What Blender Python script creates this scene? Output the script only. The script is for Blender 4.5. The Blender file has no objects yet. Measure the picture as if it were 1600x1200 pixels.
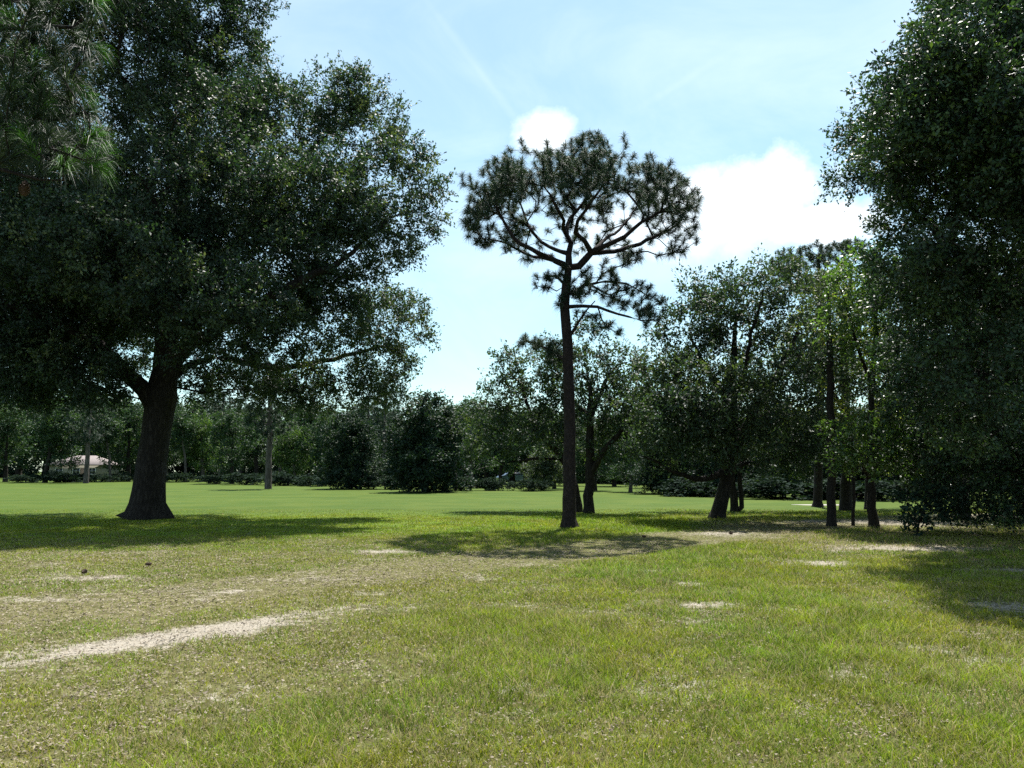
import bpy, math, time
import numpy as np
T0 = time.time()
R = math.radians
rng = np.random.default_rng(11)
scn = bpy.context.scene
C = scn.collection

# ------------------------------------------------------------------ camera geometry (used to measure the place)
F = 1200.0; HOR = 735.0; EYE = 1.65
TH = math.atan((HOR - 600.0) / F)
CS, SN = math.cos(TH), math.sin(TH)

def at(px, py, Y):
    v = (600.0 - py) / F; h = (px - 800.0) / F
    k = Y / (CS - SN * v)
    return np.array([h * k, Y, EYE + (SN + CS * v) * k])

def gdist(py):
    v = (600.0 - py) / F
    return -EYE * (CS - SN * v) / (SN + CS * v)

def gpt(px, py):
    p = at(px, py, gdist(py)); return np.array([p[0], p[1]])

# ------------------------------------------------------------------ noise in numpy
def _hash(ix, iy, s):
    n = (ix.astype(np.int64) * 374761393 + iy.astype(np.int64) * 668265263 + s * 974634777) & 0x7fffffff
    n = ((n ^ (n >> 13)) * 1274126177) & 0x7fffffff
    return ((n ^ (n >> 16)) & 0xffff) / 65535.0

def vnoise(x, y, s=0):
    ix, iy = np.floor(x), np.floor(y); fx, fy = x - ix, y - iy
    fx = fx * fx * (3 - 2 * fx); fy = fy * fy * (3 - 2 * fy)
    a = _hash(ix, iy, s); b = _hash(ix + 1, iy, s); c = _hash(ix, iy + 1, s); d = _hash(ix + 1, iy + 1, s)
    return (a * (1 - fx) + b * fx) * (1 - fy) + (c * (1 - fx) + d * fx) * fy

def fbm(x, y, s=0, o=4):
    t = 0; a = .5; w = 0
    for k in range(o):
        t = t + a * vnoise(x * 2 ** k + 17.3 * k, y * 2 ** k - 9.1 * k, s + k); w += a; a *= .5
    return t / w

def sstep(a, b, x):
    t = np.clip((x - a) / (b - a), 0, 1); return t * t * (3 - 2 * t)

def seg_dist(x, y, pts):
    best = np.full(np.shape(x), 1e9)
    for (x0, y0), (x1, y1) in zip(pts[:-1], pts[1:]):
        dx, dy = x1 - x0, y1 - y0
        t = np.clip(((x - x0) * dx + (y - y0) * dy) / (dx * dx + dy * dy), 0, 1)
        best = np.minimum(best, np.hypot(x - x0 - t * dx, y - y0 - t * dy))
    return best

def height(x, y):
    near = 1 - sstep(25, 45, np.abs(y))
    return near * (0.05 * (fbm(x * .35, y * .35, 40, 2) - .5) + .02 * (fbm(x * 1.7, y * 1.7, 44, 2) - .5))

# ------------------------------------------------------------------ ground cover fields
TRACK = [gpt(-250, 985), gpt(0, 962), gpt(200, 945), gpt(420, 915), gpt(640, 888), gpt(820, 872), gpt(980, 853), gpt(1100, 838), gpt(1180, 826), gpt(1300, 819), gpt(1440, 811), gpt(1620, 806)]
RUT = [gpt(-120, 1060), gpt(30, 1040), gpt(200, 1008), gpt(330, 985), gpt(450, 967), gpt(580, 951), gpt(660, 940)]
SANDS = [(gpt(30, 937), 1.0, .16, .1), (gpt(1105, 945), .42, .3, 0), (gpt(1020, 893), .35, .3, 0), (gpt(1085, 912), .28, .25, 0),
         (gpt(1150, 960), .2, .1, 0), (gpt(1130, 834), 1.2, 1.0, 0), (gpt(150, 905), .9, .35, .1), (gpt(370, 925), .3, .2, 0), (gpt(1450, 857), 2.4, .7, 0),
         (gpt(1290, 880), .8, .5, 0), (gpt(1590, 950), .8, .4, 0), (gpt(1520, 890), 1.0, .3, 0),
         (gpt(1350, 815), 3.0, 1.2, 0), (gpt(1440, 818), 2.6, 1.6, 0), (gpt(1560, 806), 3.0, 1.6, 0), (gpt(600, 862), .8, .4, 0)]
def fields(x, y):
    n1 = fbm(x * .8, y * .8, 3); n2 = fbm(x * 2.6, y * 2.6, 9); n3 = fbm(x * .22, y * .22, 23, 3)
    dt = seg_dist(x, y, TRACK); dr = seg_dist(x, y, RUT)
    wid = .65 + .035 * y
    track = 1 - sstep(.75 * wid, 1.35 * wid, dt + .5 * (n1 - .5))
    sand = np.zeros(np.shape(x))
    sand = np.maximum(sand, (1 - sstep(-.05, .62, dr + .9 * (n2 - .5))) * sstep(.05, .35, n1 + .12) * (.74 + .4 * sstep(.35, .6, fbm(x * 1.9, y * 1.9, 151, 3))) * (1 - .8 * sstep(-2.6, -1.3, x)))
    for (c, a, b, tilt) in SANDS:
        dx, dy = x - c[0], y - c[1]
        dd = np.hypot(dx / a, (dy + tilt * dx) / b)
        sand = np.maximum(sand, .85 * (1 - sstep(.1, 1.7, dd + 1.2 * (n2 - .5) + .8 * (n1 - .5))))
    # sparse bare flecks between the tufts
    bare = sstep(.60, .74, fbm(x * 1.5, y * 1.5, 61)) * (1 - sstep(14, 24, y)) * .55
    left = 1 - sstep(-3.5, 1.5, x - .12 * y + 1.5 * (n3 - .5))
    dry = np.clip(.16 + .34 * left * (y < 16) + .5 * (n3 - .45) + .22 * track, 0, 1)
    dry = dry * (1 - sstep(17, 21, y + 2 * (n1 - .5)) * .85)
    dry = np.maximum(dry, track * .62 * sstep(-4, 1, x))
    # worn band under the right hand trees
    band = sstep(4.5, 7, x) * sstep(15, 17, y) * (1 - sstep(24, 27, y))
    dry = np.maximum(dry, band * .75)
    rough = 1 - sstep(26.5, 33.0, y + 1.8 * (n3 - .5) - .10 * x)
    return sand, np.clip(bare, 0, 1), np.clip(dry, 0, 1), rough, track, sstep(18, 22, y + 3 * (n1 - .5)) * (1 - band) * (1 - track) * .8

# ------------------------------------------------------------------ helpers: meshes
def mesh_np(name, V, faces, attrs=None, smooth=False, mats=None, midx=None):
    me = bpy.data.meshes.new(name)
    V = np.asarray(V, np.float32)
    faces = [np.asarray(f, np.int32) for f in faces if len(f)]
    lt = np.concatenate([np.full(len(f), f.shape[1], np.int32) for f in faces])
    idx = np.concatenate([f.ravel() for f in faces])
    me.vertices.add(len(V)); me.vertices.foreach_set('co', V.ravel())
    me.loops.add(len(idx)); me.loops.foreach_set('vertex_index', idx)
    me.polygons.add(len(lt))
    ls = np.zeros(len(lt), np.int32); ls[1:] = np.cumsum(lt)[:-1]
    me.polygons.foreach_set('loop_start', ls)
    if attrs:
        for k, (dom, v) in attrs.items():
            if np.ndim(v) == 1:
                a = me.attributes.new(k, 'FLOAT', dom); a.data.foreach_set('value', np.asarray(v, np.float32))
            else:
                a = me.attributes.new(k, 'FLOAT_COLOR', dom)
                v4 = np.ones((len(v), 4), np.float32); v4[:, :3] = v
                a.data.foreach_set('color', v4.ravel())
    for m in (mats or []): me.materials.append(m)
    if midx is not None: me.polygons.foreach_set('material_index', np.asarray(midx, np.int32))
    if smooth: me.polygons.foreach_set('use_smooth', np.ones(len(lt), bool))
    me.update(calc_edges=True)
    return me

def link(name, me, parent=None, loc=None):
    o = bpy.data.objects.new(name, me); C.objects.link(o)
    if parent is not None: o.parent = parent
    if loc is not None: o.location = loc
    return o

def tag(o, label=None, cat=None, group=None, kind=None):
    if label: o['label'] = label
    if cat: o['category'] = cat
    if group: o['group'] = group
    if kind: o['kind'] = kind
    return o

def thing(name, label, cat, loc, group=None, rz=0):
    o = bpy.data.objects.new(name, None); C.objects.link(o)
    o.location = loc; o.rotation_euler = (0, 0, rz)
    return tag(o, label, cat, group)

def norm(a):
    return a / np.maximum(np.linalg.norm(a, axis=-1, keepdims=True), 1e-9)

def frames(d):
    ref = np.tile(np.array([1.0, .13, 0.0]), (len(d), 1))
    bad = np.abs((d * ref).sum(1)) > .93
    ref[bad] = (0, 1, 0.1)
    u = norm(np.cross(d, ref)); v = np.cross(d, u)
    return u, v

def tubes(A, B, ra, rb, da, db, n):
    """frustums from A to B with ring directions da, db"""
    m = len(A)
    if m == 0: return np.zeros((0, 3)), np.zeros((0, 4), int)
    ang = np.arange(n) * 2 * math.pi / n
    ca, sa = np.cos(ang), np.sin(ang)
    ua, va = frames(da); ub, vb = frames(db)
    r0 = A[:, None] + ra[:, None, None] * (ua[:, None] * ca[None, :, None] + va[:, None] * sa[None, :, None])
    r1 = B[:, None] + rb[:, None, None] * (ub[:, None] * ca[None, :, None] + vb[:, None] * sa[None, :, None])
    V = np.concatenate([r0, r1], 1).reshape(-1, 3)
    k = np.arange(n); k2 = (k + 1) % n
    q = np.stack([k, k2, k2 + n, k + n], 1)
    Fq = (np.arange(m) * 2 * n)[:, None, None] + q[None]
    return V, Fq.reshape(-1, 4)

def join(parts):
    Vs, Fs, off = [], [], 0
    for V, Fq in parts:
        if len(V) == 0: continue
        Vs.append(V); Fs.append(Fq + off); off += len(V)
    if not Vs: return None
    return np.concatenate(Vs), np.concatenate(Fs)

# ------------------------------------------------------------------ materials
def nt(name):
    m = bpy.data.materials.new(name); m.use_nodes = True
    t = m.node_tree; t.nodes.clear()
    return m, t, t.nodes.new('ShaderNodeOutputMaterial')

def N(t, ty, **kw):
    n = t.nodes.new(ty)
    for k, v in kw.items():
        if k.startswith('i_'):
            n.inputs[k[2:].replace('_', ' ')].default_value = v
        else: setattr(n, k, v)
    return n

def ramp(t, fac, stops, interp='LINEAR'):
    r = t.nodes.new('ShaderNodeValToRGB'); cr = r.color_ramp; cr.interpolation = interp
    while len(cr.elements) < len(stops): cr.elements.new(.5)
    for e, (p, c) in zip(cr.elements, stops):
        e.position = p; e.color = (*c, 1)
    t.links.new(fac, r.inputs[0]); return r

def leaf_mat(name, stops, rough=.42, spec=.5, trans=.18, tcol=None):
    m, t, out = nt(name); L = t.links.new
    a = N(t, 'ShaderNodeAttribute', attribute_name='tint')
    r = ramp(t, a.outputs['Fac'], stops)
    p = N(t, 'ShaderNodeBsdfPrincipled'); p.inputs['Roughness'].default_value = rough
    p.inputs['Specular IOR Level'].default_value = spec
    L(r.outputs[0], p.inputs['Base Color'])
    tr = N(t, 'ShaderNodeBsdfTranslucent')
    mx = N(t, 'ShaderNodeMixRGB', blend_type='MULTIPLY'); mx.inputs[0].default_value = 1
    L(r.outputs[0], mx.inputs[1]); mx.inputs[2].default_value = (*(tcol or (2.4, 2.6, .9)), 1)
    L(mx.outputs[0], tr.inputs['Color'])
    ms = N(t, 'ShaderNodeMixShader'); ms.inputs[0].default_value = trans
    L(p.outputs[0], ms.inputs[1]); L(tr.outputs[0], ms.inputs[2]); L(ms.outputs[0], out.inputs[0])
    return m

def bark_mat(name, c1, c2, scale=9, stretch=.22, bump=.6):
    m, t, out = nt(name); L = t.links.new
    tc = N(t, 'ShaderNodeTexCoord'); mp = N(t, 'ShaderNodeMapping'); mp.inputs['Scale'].default_value = (1, 1, stretch)
    L(tc.outputs['Object'], mp.inputs[0])
    vo = N(t, 'ShaderNodeTexVoronoi', feature='DISTANCE_TO_EDGE'); vo.inputs['Scale'].default_value = scale
    no = N(t, 'ShaderNodeTexNoise'); no.inputs['Scale'].default_value = scale * 1.7; no.inputs['Detail'].default_value = 8
    ad = N(t, 'ShaderNodeVectorMath', operation='MULTIPLY_ADD')
    L(no.outputs['Color'], ad.inputs[0]); ad.inputs[1].default_value = (.25, .25, .25); L(mp.outputs[0], ad.inputs[2])
    L(mp.outputs[0], no.inputs['Vector']); L(ad.outputs[0], vo.inputs['Vector'])
    mu = N(t, 'ShaderNodeMath', operation='MULTIPLY_ADD'); L(no.outputs['Fac'], mu.inputs[0]); mu.inputs[1].default_value = .6
    ml = N(t, 'ShaderNodeMath', operation='MULTIPLY'); L(vo.outputs['Distance'], ml.inputs[0]); ml.inputs[1].default_value = 1.6
    L(ml.outputs[0], mu.inputs[2])
    r = ramp(t, mu.outputs[0], [(.25, c1), (.85, c2)])
    p = N(t, 'ShaderNodeBsdfPrincipled'); p.inputs['Roughness'].default_value = .9; p.inputs['Specular IOR Level'].default_value = .2
    L(r.outputs[0], p.inputs['Base Color'])
    b = N(t, 'ShaderNodeBump'); b.inputs['Strength'].default_value = bump; b.inputs['Distance'].default_value = .05
    L(mu.outputs[0], b.inputs['Height']); L(b.outputs[0], p.inputs['Normal']); L(p.outputs[0], out.inputs[0])
    return m

def plain_mat(name, col, rough=.6, metal=0, var=.15, scale=6):
    m, t, out = nt(name); L = t.links.new
    tc = N(t, 'ShaderNodeTexCoord'); no = N(t, 'ShaderNodeTexNoise'); no.inputs['Scale'].default_value = scale; no.inputs['Detail'].default_value = 6
    L(tc.outputs['Object'], no.inputs['Vector'])
    r = ramp(t, no.outputs['Fac'], [(.3, tuple(c * (1 - var) for c in col)), (.7, tuple(min(1, c * (1 + var)) for c in col))])
    p = N(t, 'ShaderNodeBsdfPrincipled'); p.inputs['Roughness'].default_value = rough; p.inputs['Metallic'].default_value = metal
    L(r.outputs[0], p.inputs['Base Color']); L(p.outputs[0], out.inputs[0])
    return m

M = {}
M['oak_leaf'] = leaf_mat('oak_leaf', [(0, (.011, .027, .019)), (.6, (.028, .054, .030)), (.9, (.058, .084, .040)), (1, (.10, .12, .055))], .60, .38, .2)
M['glossy_leaf'] = leaf_mat('glossy_leaf', [(0, (.012, .030, .018)), (.6, (.027, .058, .027)), (1, (.062, .105, .030))], .52, .42, .15)
M['bright_leaf'] = leaf_mat('bright_leaf', [(0, (.035, .075, .018)), (.6, (.058, .105, .030)), (1, (.11, .165, .045))], .45, .55, .30)
M['yellow_leaf'] = leaf_mat('yellow_leaf', [(0, (.060, .080, .022)), (.6, (.10, .115, .034)), (1, (.17, .165, .05))], .55, .4, .4)
M['mid_leaf'] = leaf_mat('mid_leaf', [(0, (.020, .040, .026)), (.6, (.036, .062, .033)), (1, (.07, .095, .040))], .62, .35, .2)
M['dark_leaf'] = leaf_mat('dark_leaf', [(0, (.010, .025, .018)), (.6, (.019, .038, .024)), (1, (.042, .062, .026))], .6, .15, .12)
M['far_leaf'] = leaf_mat('far_leaf', [(0, (.015, .034, .020)), (.6, (.028, .056, .026)), (1, (.065, .10, .034))], .6, .2, .18)
M['hedge_leaf'] = leaf_mat('hedge_leaf', [(0, (.008, .018, .014)), (.6, (.014, .028, .019)), (1, (.03, .048, .026))], .8, .05, .1)
M['far_bright_leaf'] = leaf_mat('far_bright_leaf', [(0, (.024, .050, .020)), (.6, (.048, .088, .028)), (1, (.09, .135, .038))], .55, .2, .22)
M['pale_leaf'] = leaf_mat('pale_leaf', [(0, (.035, .055, .038)), (1, (.08, .105, .06))], .6, .2, .2)
M['needle'] = leaf_mat('needle', [(0, (.014, .030, .022)), (.6, (.027, .050, .034)), (.92, (.048, .070, .045)), (1, (.07, .065, .035))], .65, .22, .1)
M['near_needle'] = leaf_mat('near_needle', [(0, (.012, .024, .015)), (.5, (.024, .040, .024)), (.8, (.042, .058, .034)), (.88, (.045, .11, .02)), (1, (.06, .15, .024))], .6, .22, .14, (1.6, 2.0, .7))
M['oak_bark'] = bark_mat('oak_bark', (.010, .008, .007), (.034, .029, .025), 8, .25, .9)
M['pine_bark'] = bark_mat('pine_bark', (.012, .009, .010), (.042, .030, .030), 11, .4, .8)
M['grey_bark'] = bark_mat('grey_bark', (.040, .036, .032), (.115, .102, .094), 6, .2, .5)
M['thin_bark'] = bark_mat('thin_bark', (.012, .010, .009), (.036, .030, .026), 14, .3, .5)

# ------------------------------------------------------------------ skeletons
class Skel:
    def __init__(s, base):
        s.base = np.array(base, float)
        s.pos = np.zeros((90000, 3)); s.par = np.full(90000, -1); s.pl = np.zeros(90000)
        s.limb = np.zeros(90000, int); s.rf = np.zeros(90000); s.n = 0
    def add(s, p, par, limb, rf=0.0):
        i = s.n; s.pos[i] = p; s.par[i] = par; s.limb[i] = limb; s.rf[i] = rf
        s.pl[i] = 0 if par < 0 else s.pl[par] + np.linalg.norm(s.pos[par] - p)
        s.n += 1; return i
    def chain(s, pts, radii, par=-1, limb=0, step=.4, jit=.03):
        pts = np.array(pts, float); radii = np.array(radii, float)
        # catmull-rom through the given points
        P = np.vstack([2 * pts[0] - pts[1], pts, 2 * pts[-1] - pts[-2]])
        out = []; rr = []
        for i in range(len(pts) - 1):
            p0, p1, p2, p3 = P[i], P[i + 1], P[i + 2], P[i + 3]
            k = max(1, int(np.linalg.norm(p2 - p1) / step))
            for j in range(k):
                t = (j + 1) / k
                q = .5 * ((2 * p1) + (-p0 + p2) * t + (2 * p0 - 5 * p1 + 4 * p2 - p3) * t * t + (-p0 + 3 * p1 - 3 * p2 + p3) * t ** 3)
                out.append(q); rr.append(radii[i] * (1 - t) + radii[i + 1] * t)
        if par < 0: par = s.add(pts[0], -1, limb, radii[0])
        ids = [par]
        for k, (q, r) in enumerate(zip(out, rr)):
            jj = rng.normal(0, jit, 3) if k < len(out) - 1 else 0
            par = s.add(q + jj, par, limb, r); ids.append(par)
        return ids
    def nearest(s, p, limb=None):
        d = np.linalg.norm(s.pos[:s.n] - p, axis=1)
        if limb is not None: d = d + 1e6 * (s.limb[:s.n] != limb)
        return int(np.argmin(d))
    def attach(s, pts, bias=.25, step=.45, lift=.15, minfrac=0.0, jit=.05):
        pts = np.array(pts)
        ex = s.pos[:s.n]
        d0 = np.array([np.linalg.norm(ex - p, axis=1).min() for p in pts])
        tips = np.zeros(len(pts), int)
        ok0 = s.pl[:s.n].max() * minfrac
        for k in np.argsort(d0):
            p = pts[k]
            d = np.linalg.norm(s.pos[:s.n] - p, axis=1)
            up = np.maximum(0, s.pos[:s.n, 2] - p[2])
            c = d + bias * s.pl[:s.n] + .5 * up + 50 * (s.pl[:s.n] < ok0)
            j = int(np.argmin(c)); a = s.pos[j]; L = d[j]
            pr = s.par[j]
            dirp = norm((a - s.pos[pr])[None])[0] if pr >= 0 else np.array([0, 0, 1.0])
            m = max(1, int(L / step)); cur = j
            ctrl = a + dirp * L * .3 + np.array([0, 0, L * lift])
            for q in range(1, m + 1):
                t = q / m
                x = (1 - t) ** 2 * a + 2 * t * (1 - t) * ctrl + t * t * p
                if q < m: x = x + rng.normal(0, jit * min(1, L), 3)
                cur = s.add(x, cur, s.limb[j])
            tips[k] = cur
        return tips
    def radii(s, tip=.006, p=2.1):
        n = s.n; acc = np.zeros(n); r = np.zeros(n); main = np.full(n, -1); best = np.zeros(n)
        for i in range(n - 1, -1, -1):
            r[i] = max(acc[i] ** (1 / p) if acc[i] > 0 else tip, s.rf[i])
            q = s.par[i]
            if q >= 0:
                acc[q] += (r[i] if s.rf[i] == 0 else min(r[i], s.rf[i])) ** p if s.rf[q] == 0 else 0
                if r[i] > best[q]: best[q] = r[i]; main[q] = i
        s.r = r; s.main = main; return r
    def build(s, root, mat, name_trunk='trunk', sides=(12, 8, 5), flare=0.0):
        n = s.n; i = np.arange(1, n); i = i[s.par[1:n] >= 0]; q = s.par[i]
        d = np.zeros((n, 3)); d[i] = norm(s.pos[i] - s.pos[q]); d[0] = d[1] if n > 1 else (0, 0, 1)
        dn = d.copy()
        for k in i:
            m = s.main[k]
            if m >= 0: dn[k] = d[k] + d[m]
        dn = norm(dn)
        ismain = s.main[q] == i
        ra = np.where(ismain, s.r[q], np.minimum(s.r[q], s.r[i] * 1.25))
        da = np.where(ismain[:, None], dn[q], d[i])
        obs = []
        for lb in np.unique(s.limb[:n]):
            parts = []
            for lo, hi, ns in ((.09, 9, sides[0]), (.025, .09, sides[1]), (0, .025, sides[2])):
                mk = (s.limb[i] == lb) & (s.r[i] >= lo) & (s.r[i] < hi)
                parts.append(tubes(s.pos[q][mk] - s.base, s.pos[i][mk] - s.base, ra[mk], s.r[i][mk], da[mk], dn[i][mk], ns))
            jn = join(parts)
            if jn is None: continue
            V, Fq = jn
            if lb == 0 and flare > 0:
                rad = np.hypot(V[:, 0], V[:, 1]); ang = np.arctan2(V[:, 1], V[:, 0])
                w = np.exp(-np.maximum(V[:, 2], 0) / flare) * (1 - sstep(3, 5, V[:, 2]))
                f = 1 + w * (.18 * np.sin(5 * ang + 1) + .10 * np.sin(3 * ang + .4) + .06 * np.sin(11 * ang))
                V[:, 0] *= f; V[:, 1] *= f
            me = mesh_np(name_trunk if lb == 0 else 'limb', V, [Fq], smooth=True, mats=[mat])
            obs.append(link(name_trunk if lb == 0 else 'limb', me, root))
        return obs

# ------------------------------------------------------------------ foliage
def leaves(P, D, size, nspr=7, kper=11, slen=.5, up=.5, seed=1, clump=.0, droop=0.0, width=.5):
    """P cluster points, D outward directions -> quads, tint, sprig tubes"""
    g = np.random.default_rng(seed)
    m = len(P)
    ctint = g.normal(0, 1, m)
    S = m * nspr
    ci = np.repeat(np.arange(m), nspr)
    sd = norm(D[ci] * .8 + g.normal(0, .75, (S, 3)) + np.array([0, 0, .15 - droop]))
    sl = slen * g.uniform(.55, 1.25, S)
    s0 = P[ci] + g.normal(0, slen * .16, (S, 3))
    K = S * kper; si = np.repeat(np.arange(S), kper)
    t = g.uniform(.1, 1.0, K)
    pos = s0[si] + sd[si] * (sl[si] * t)[:, None] + g.normal(0, size * .45, (K, 3))
    ld = norm(sd[si] * .5 + g.normal(0, .7, (K, 3)) + np.array([0, 0, -.15]))
    nn = norm(g.normal(0, 1, (K, 3)) * (1 - up * .5) + np.array([0, 0, 1.0]) * up)
    side = norm(np.cross(nn, ld))
    nn2 = np.cross(ld, side)
    sz = size * g.uniform(.65, 1.3, K)[:, None]
    a = pos; b = pos + ld * sz * .5 + side * sz * width * .5 + nn2 * sz * .07
    c = pos + ld * sz - nn2 * sz * .05; d = pos + ld * sz * .5 - side * sz * width * .5 + nn2 * sz * .07
    V = np.stack([a, b, c, d], 1).reshape(-1, 3)
    Fq = np.arange(K * 4).reshape(-1, 4)
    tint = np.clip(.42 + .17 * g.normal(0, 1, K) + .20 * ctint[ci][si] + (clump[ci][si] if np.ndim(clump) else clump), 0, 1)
    return V, Fq, tint, (s0, s0 + sd * sl[:, None])

def lobes_to_points(lobes, dens, g, minz=None, flat=.85, fill=.4, tints=None):
    pts, dirs = [], []; tn = []
    for li, (c, r) in enumerate(lobes):
        n = max(5, int(dens * r * r))
        u = norm(g.normal(0, 1, (n, 3)))
        rad = r * (fill + (1 - fill) * g.uniform(0, 1, n) ** .5)
        out = g.uniform(0, 1, n) > .93; rad = np.where(out, r * g.uniform(1.0, 1.28, n), rad)
        rad *= 1 + .16 * np.sin(u[:, 0] * 5 + c[0] * 3) * np.sin(u[:, 2] * 6 + c[2]) + g.normal(0, .07, n)
        p = c + u * rad[:, None] * np.array([1, 1, flat])
        pts.append(p); dirs.append(u); tn.append(np.full(n, (tints[li] if tints else 0) + g.normal(0, .09)))
    P = np.vstack(pts); D = np.vstack(dirs); tn = np.concatenate(tn)
    if minz is not None:
        k = P[:, 2] > minz; P, D, tn = P[k], D[k], tn[k]
    if tints is not None: return P, D, tn
    return P, D

def needles(P, D, length, wid, count, seed, droop=.35, spread=1.0, stem=.14, bright=0.0):
    """tufts of long needles at P with axis D"""
    g = np.random.default_rng(seed); m = len(P); K = m * count
    ci = np.repeat(np.arange(m), count)
    ax = D[ci]
    rnd = norm(g.normal(0, 1, (K, 3)))
    perp = norm(rnd - (rnd * ax).sum(1, keepdims=True) * ax)
    ang = g.uniform(.15, 1.55, K) * spread
    d = ax * np.cos(ang)[:, None] + perp * np.sin(ang)[:, None]
    L = (length * g.uniform(.75, 1.15, K))[:, None]
    p0 = P[ci] - ax * (stem * g.uniform(0, 1, K))[:, None]
    p1 = p0 + d * L * .55
    p2 = p0 + d * L * .95 + np.array([0, 0, -1.0]) * L * (droop * g.uniform(.5, 1.3, K)[:, None])
    w = norm(np.cross(d, norm(g.normal(0, 1, (K, 3))))) * wid * .5
    V = np.stack([p0 - w, p0 + w, p1 + w * .9, p1 - w * .9, p2], 1).reshape(-1, 3)
    o = np.arange(K)[:, None] * 5
    Q = o + np.array([[0, 1, 2, 3]]); Tt = o + np.array([[3, 2, 4]])
    ct = g.normal(0, 1, m)
    t = np.clip(.4 + .14 * g.normal(0, 1, K) + .16 * ct[ci], 0, .8)
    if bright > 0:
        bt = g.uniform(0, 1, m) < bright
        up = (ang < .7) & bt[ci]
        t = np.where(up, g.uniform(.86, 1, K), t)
    else:
        t = np.where(g.uniform(0, 1, K) > .985, 1.0, t)
    return V, Q, Tt, np.concatenate([t, t])

def broadleaf(name, label, cat, base_px, trunk, limbs, lobes, leaf, bark, group=None, dens=26, size=.09, nspr=7, kper=11,
              slen=.5, tip=.005, minh=1.2, seed=1, bias=.25, sprigs=True, up=.5, Y=None, flare=0, fill=.4, step=.45, clump=0, width=.5, droop=0, minfrac=.12, flat=.85):
    """trunk: [(px,py,dY,radius_m)], limbs: list of the same, lobes: [(px,py,dY,r_m)]; all measured on the photo then turned into metres"""
    global rng
    rng = np.random.default_rng(seed * 7 + 3)
    Yb = gdist(base_px[1]) if Y is None else Y
    b = at(base_px[0], base_px[1], Yb); b[2] = float(height(np.array(b[0]), np.array(b[1]))) - .05
    W = lambda q: at(q[0], q[1], Yb + q[2])
    tp = [W(q) for q in trunk]; tp[0] = b.copy(); tr = [q[3] for q in trunk]
    root = thing(name, label, cat, tuple(b), group)
    s = Skel(b); s.chain(tp, tr, -1, 0, .35, .02)
    for k, lm in enumerate(limbs):
        pts = [W(q) for q in lm]; rr = [q[3] for q in lm]
        j = s.nearest(pts[0]); pts[0] = s.pos[j]
        s.chain(pts, rr, j, k + 1, .35, .03)
    g = np.random.default_rng(seed)
    LB = [(W(q), q[3]) for q in lobes]
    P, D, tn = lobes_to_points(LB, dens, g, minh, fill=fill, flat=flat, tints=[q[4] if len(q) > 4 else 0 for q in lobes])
    tips = s.attach(P, bias=bias, step=step, minfrac=minfrac)
    s.radii(tip)
    s.build(root, M[bark], flare=flare)
    ax = norm(s.pos[tips] - s.pos[s.par[tips]])
    V, Fq, tint, spr = leaves(s.pos[tips] - b, norm(ax + D), size, nspr, kper, slen, up, seed + 5, tn + clump, droop, width)
    a, e = spr; dd = norm(e - a)
    tv, tf = tubes(a, e, np.full(len(a), .006), np.full(len(a), .003), dd, dd, 3)
    me = mesh_np('crown', np.concatenate([V, tv]), [Fq, tf + len(V)], {'tint': ('FACE', np.concatenate([tint, np.zeros(len(tf))]))}, mats=[M[leaf], M[bark]],
                 midx=np.concatenate([np.zeros(len(Fq)), np.ones(len(tf))]))
    cr = link('crown', me, root)
    return root, s

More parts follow.
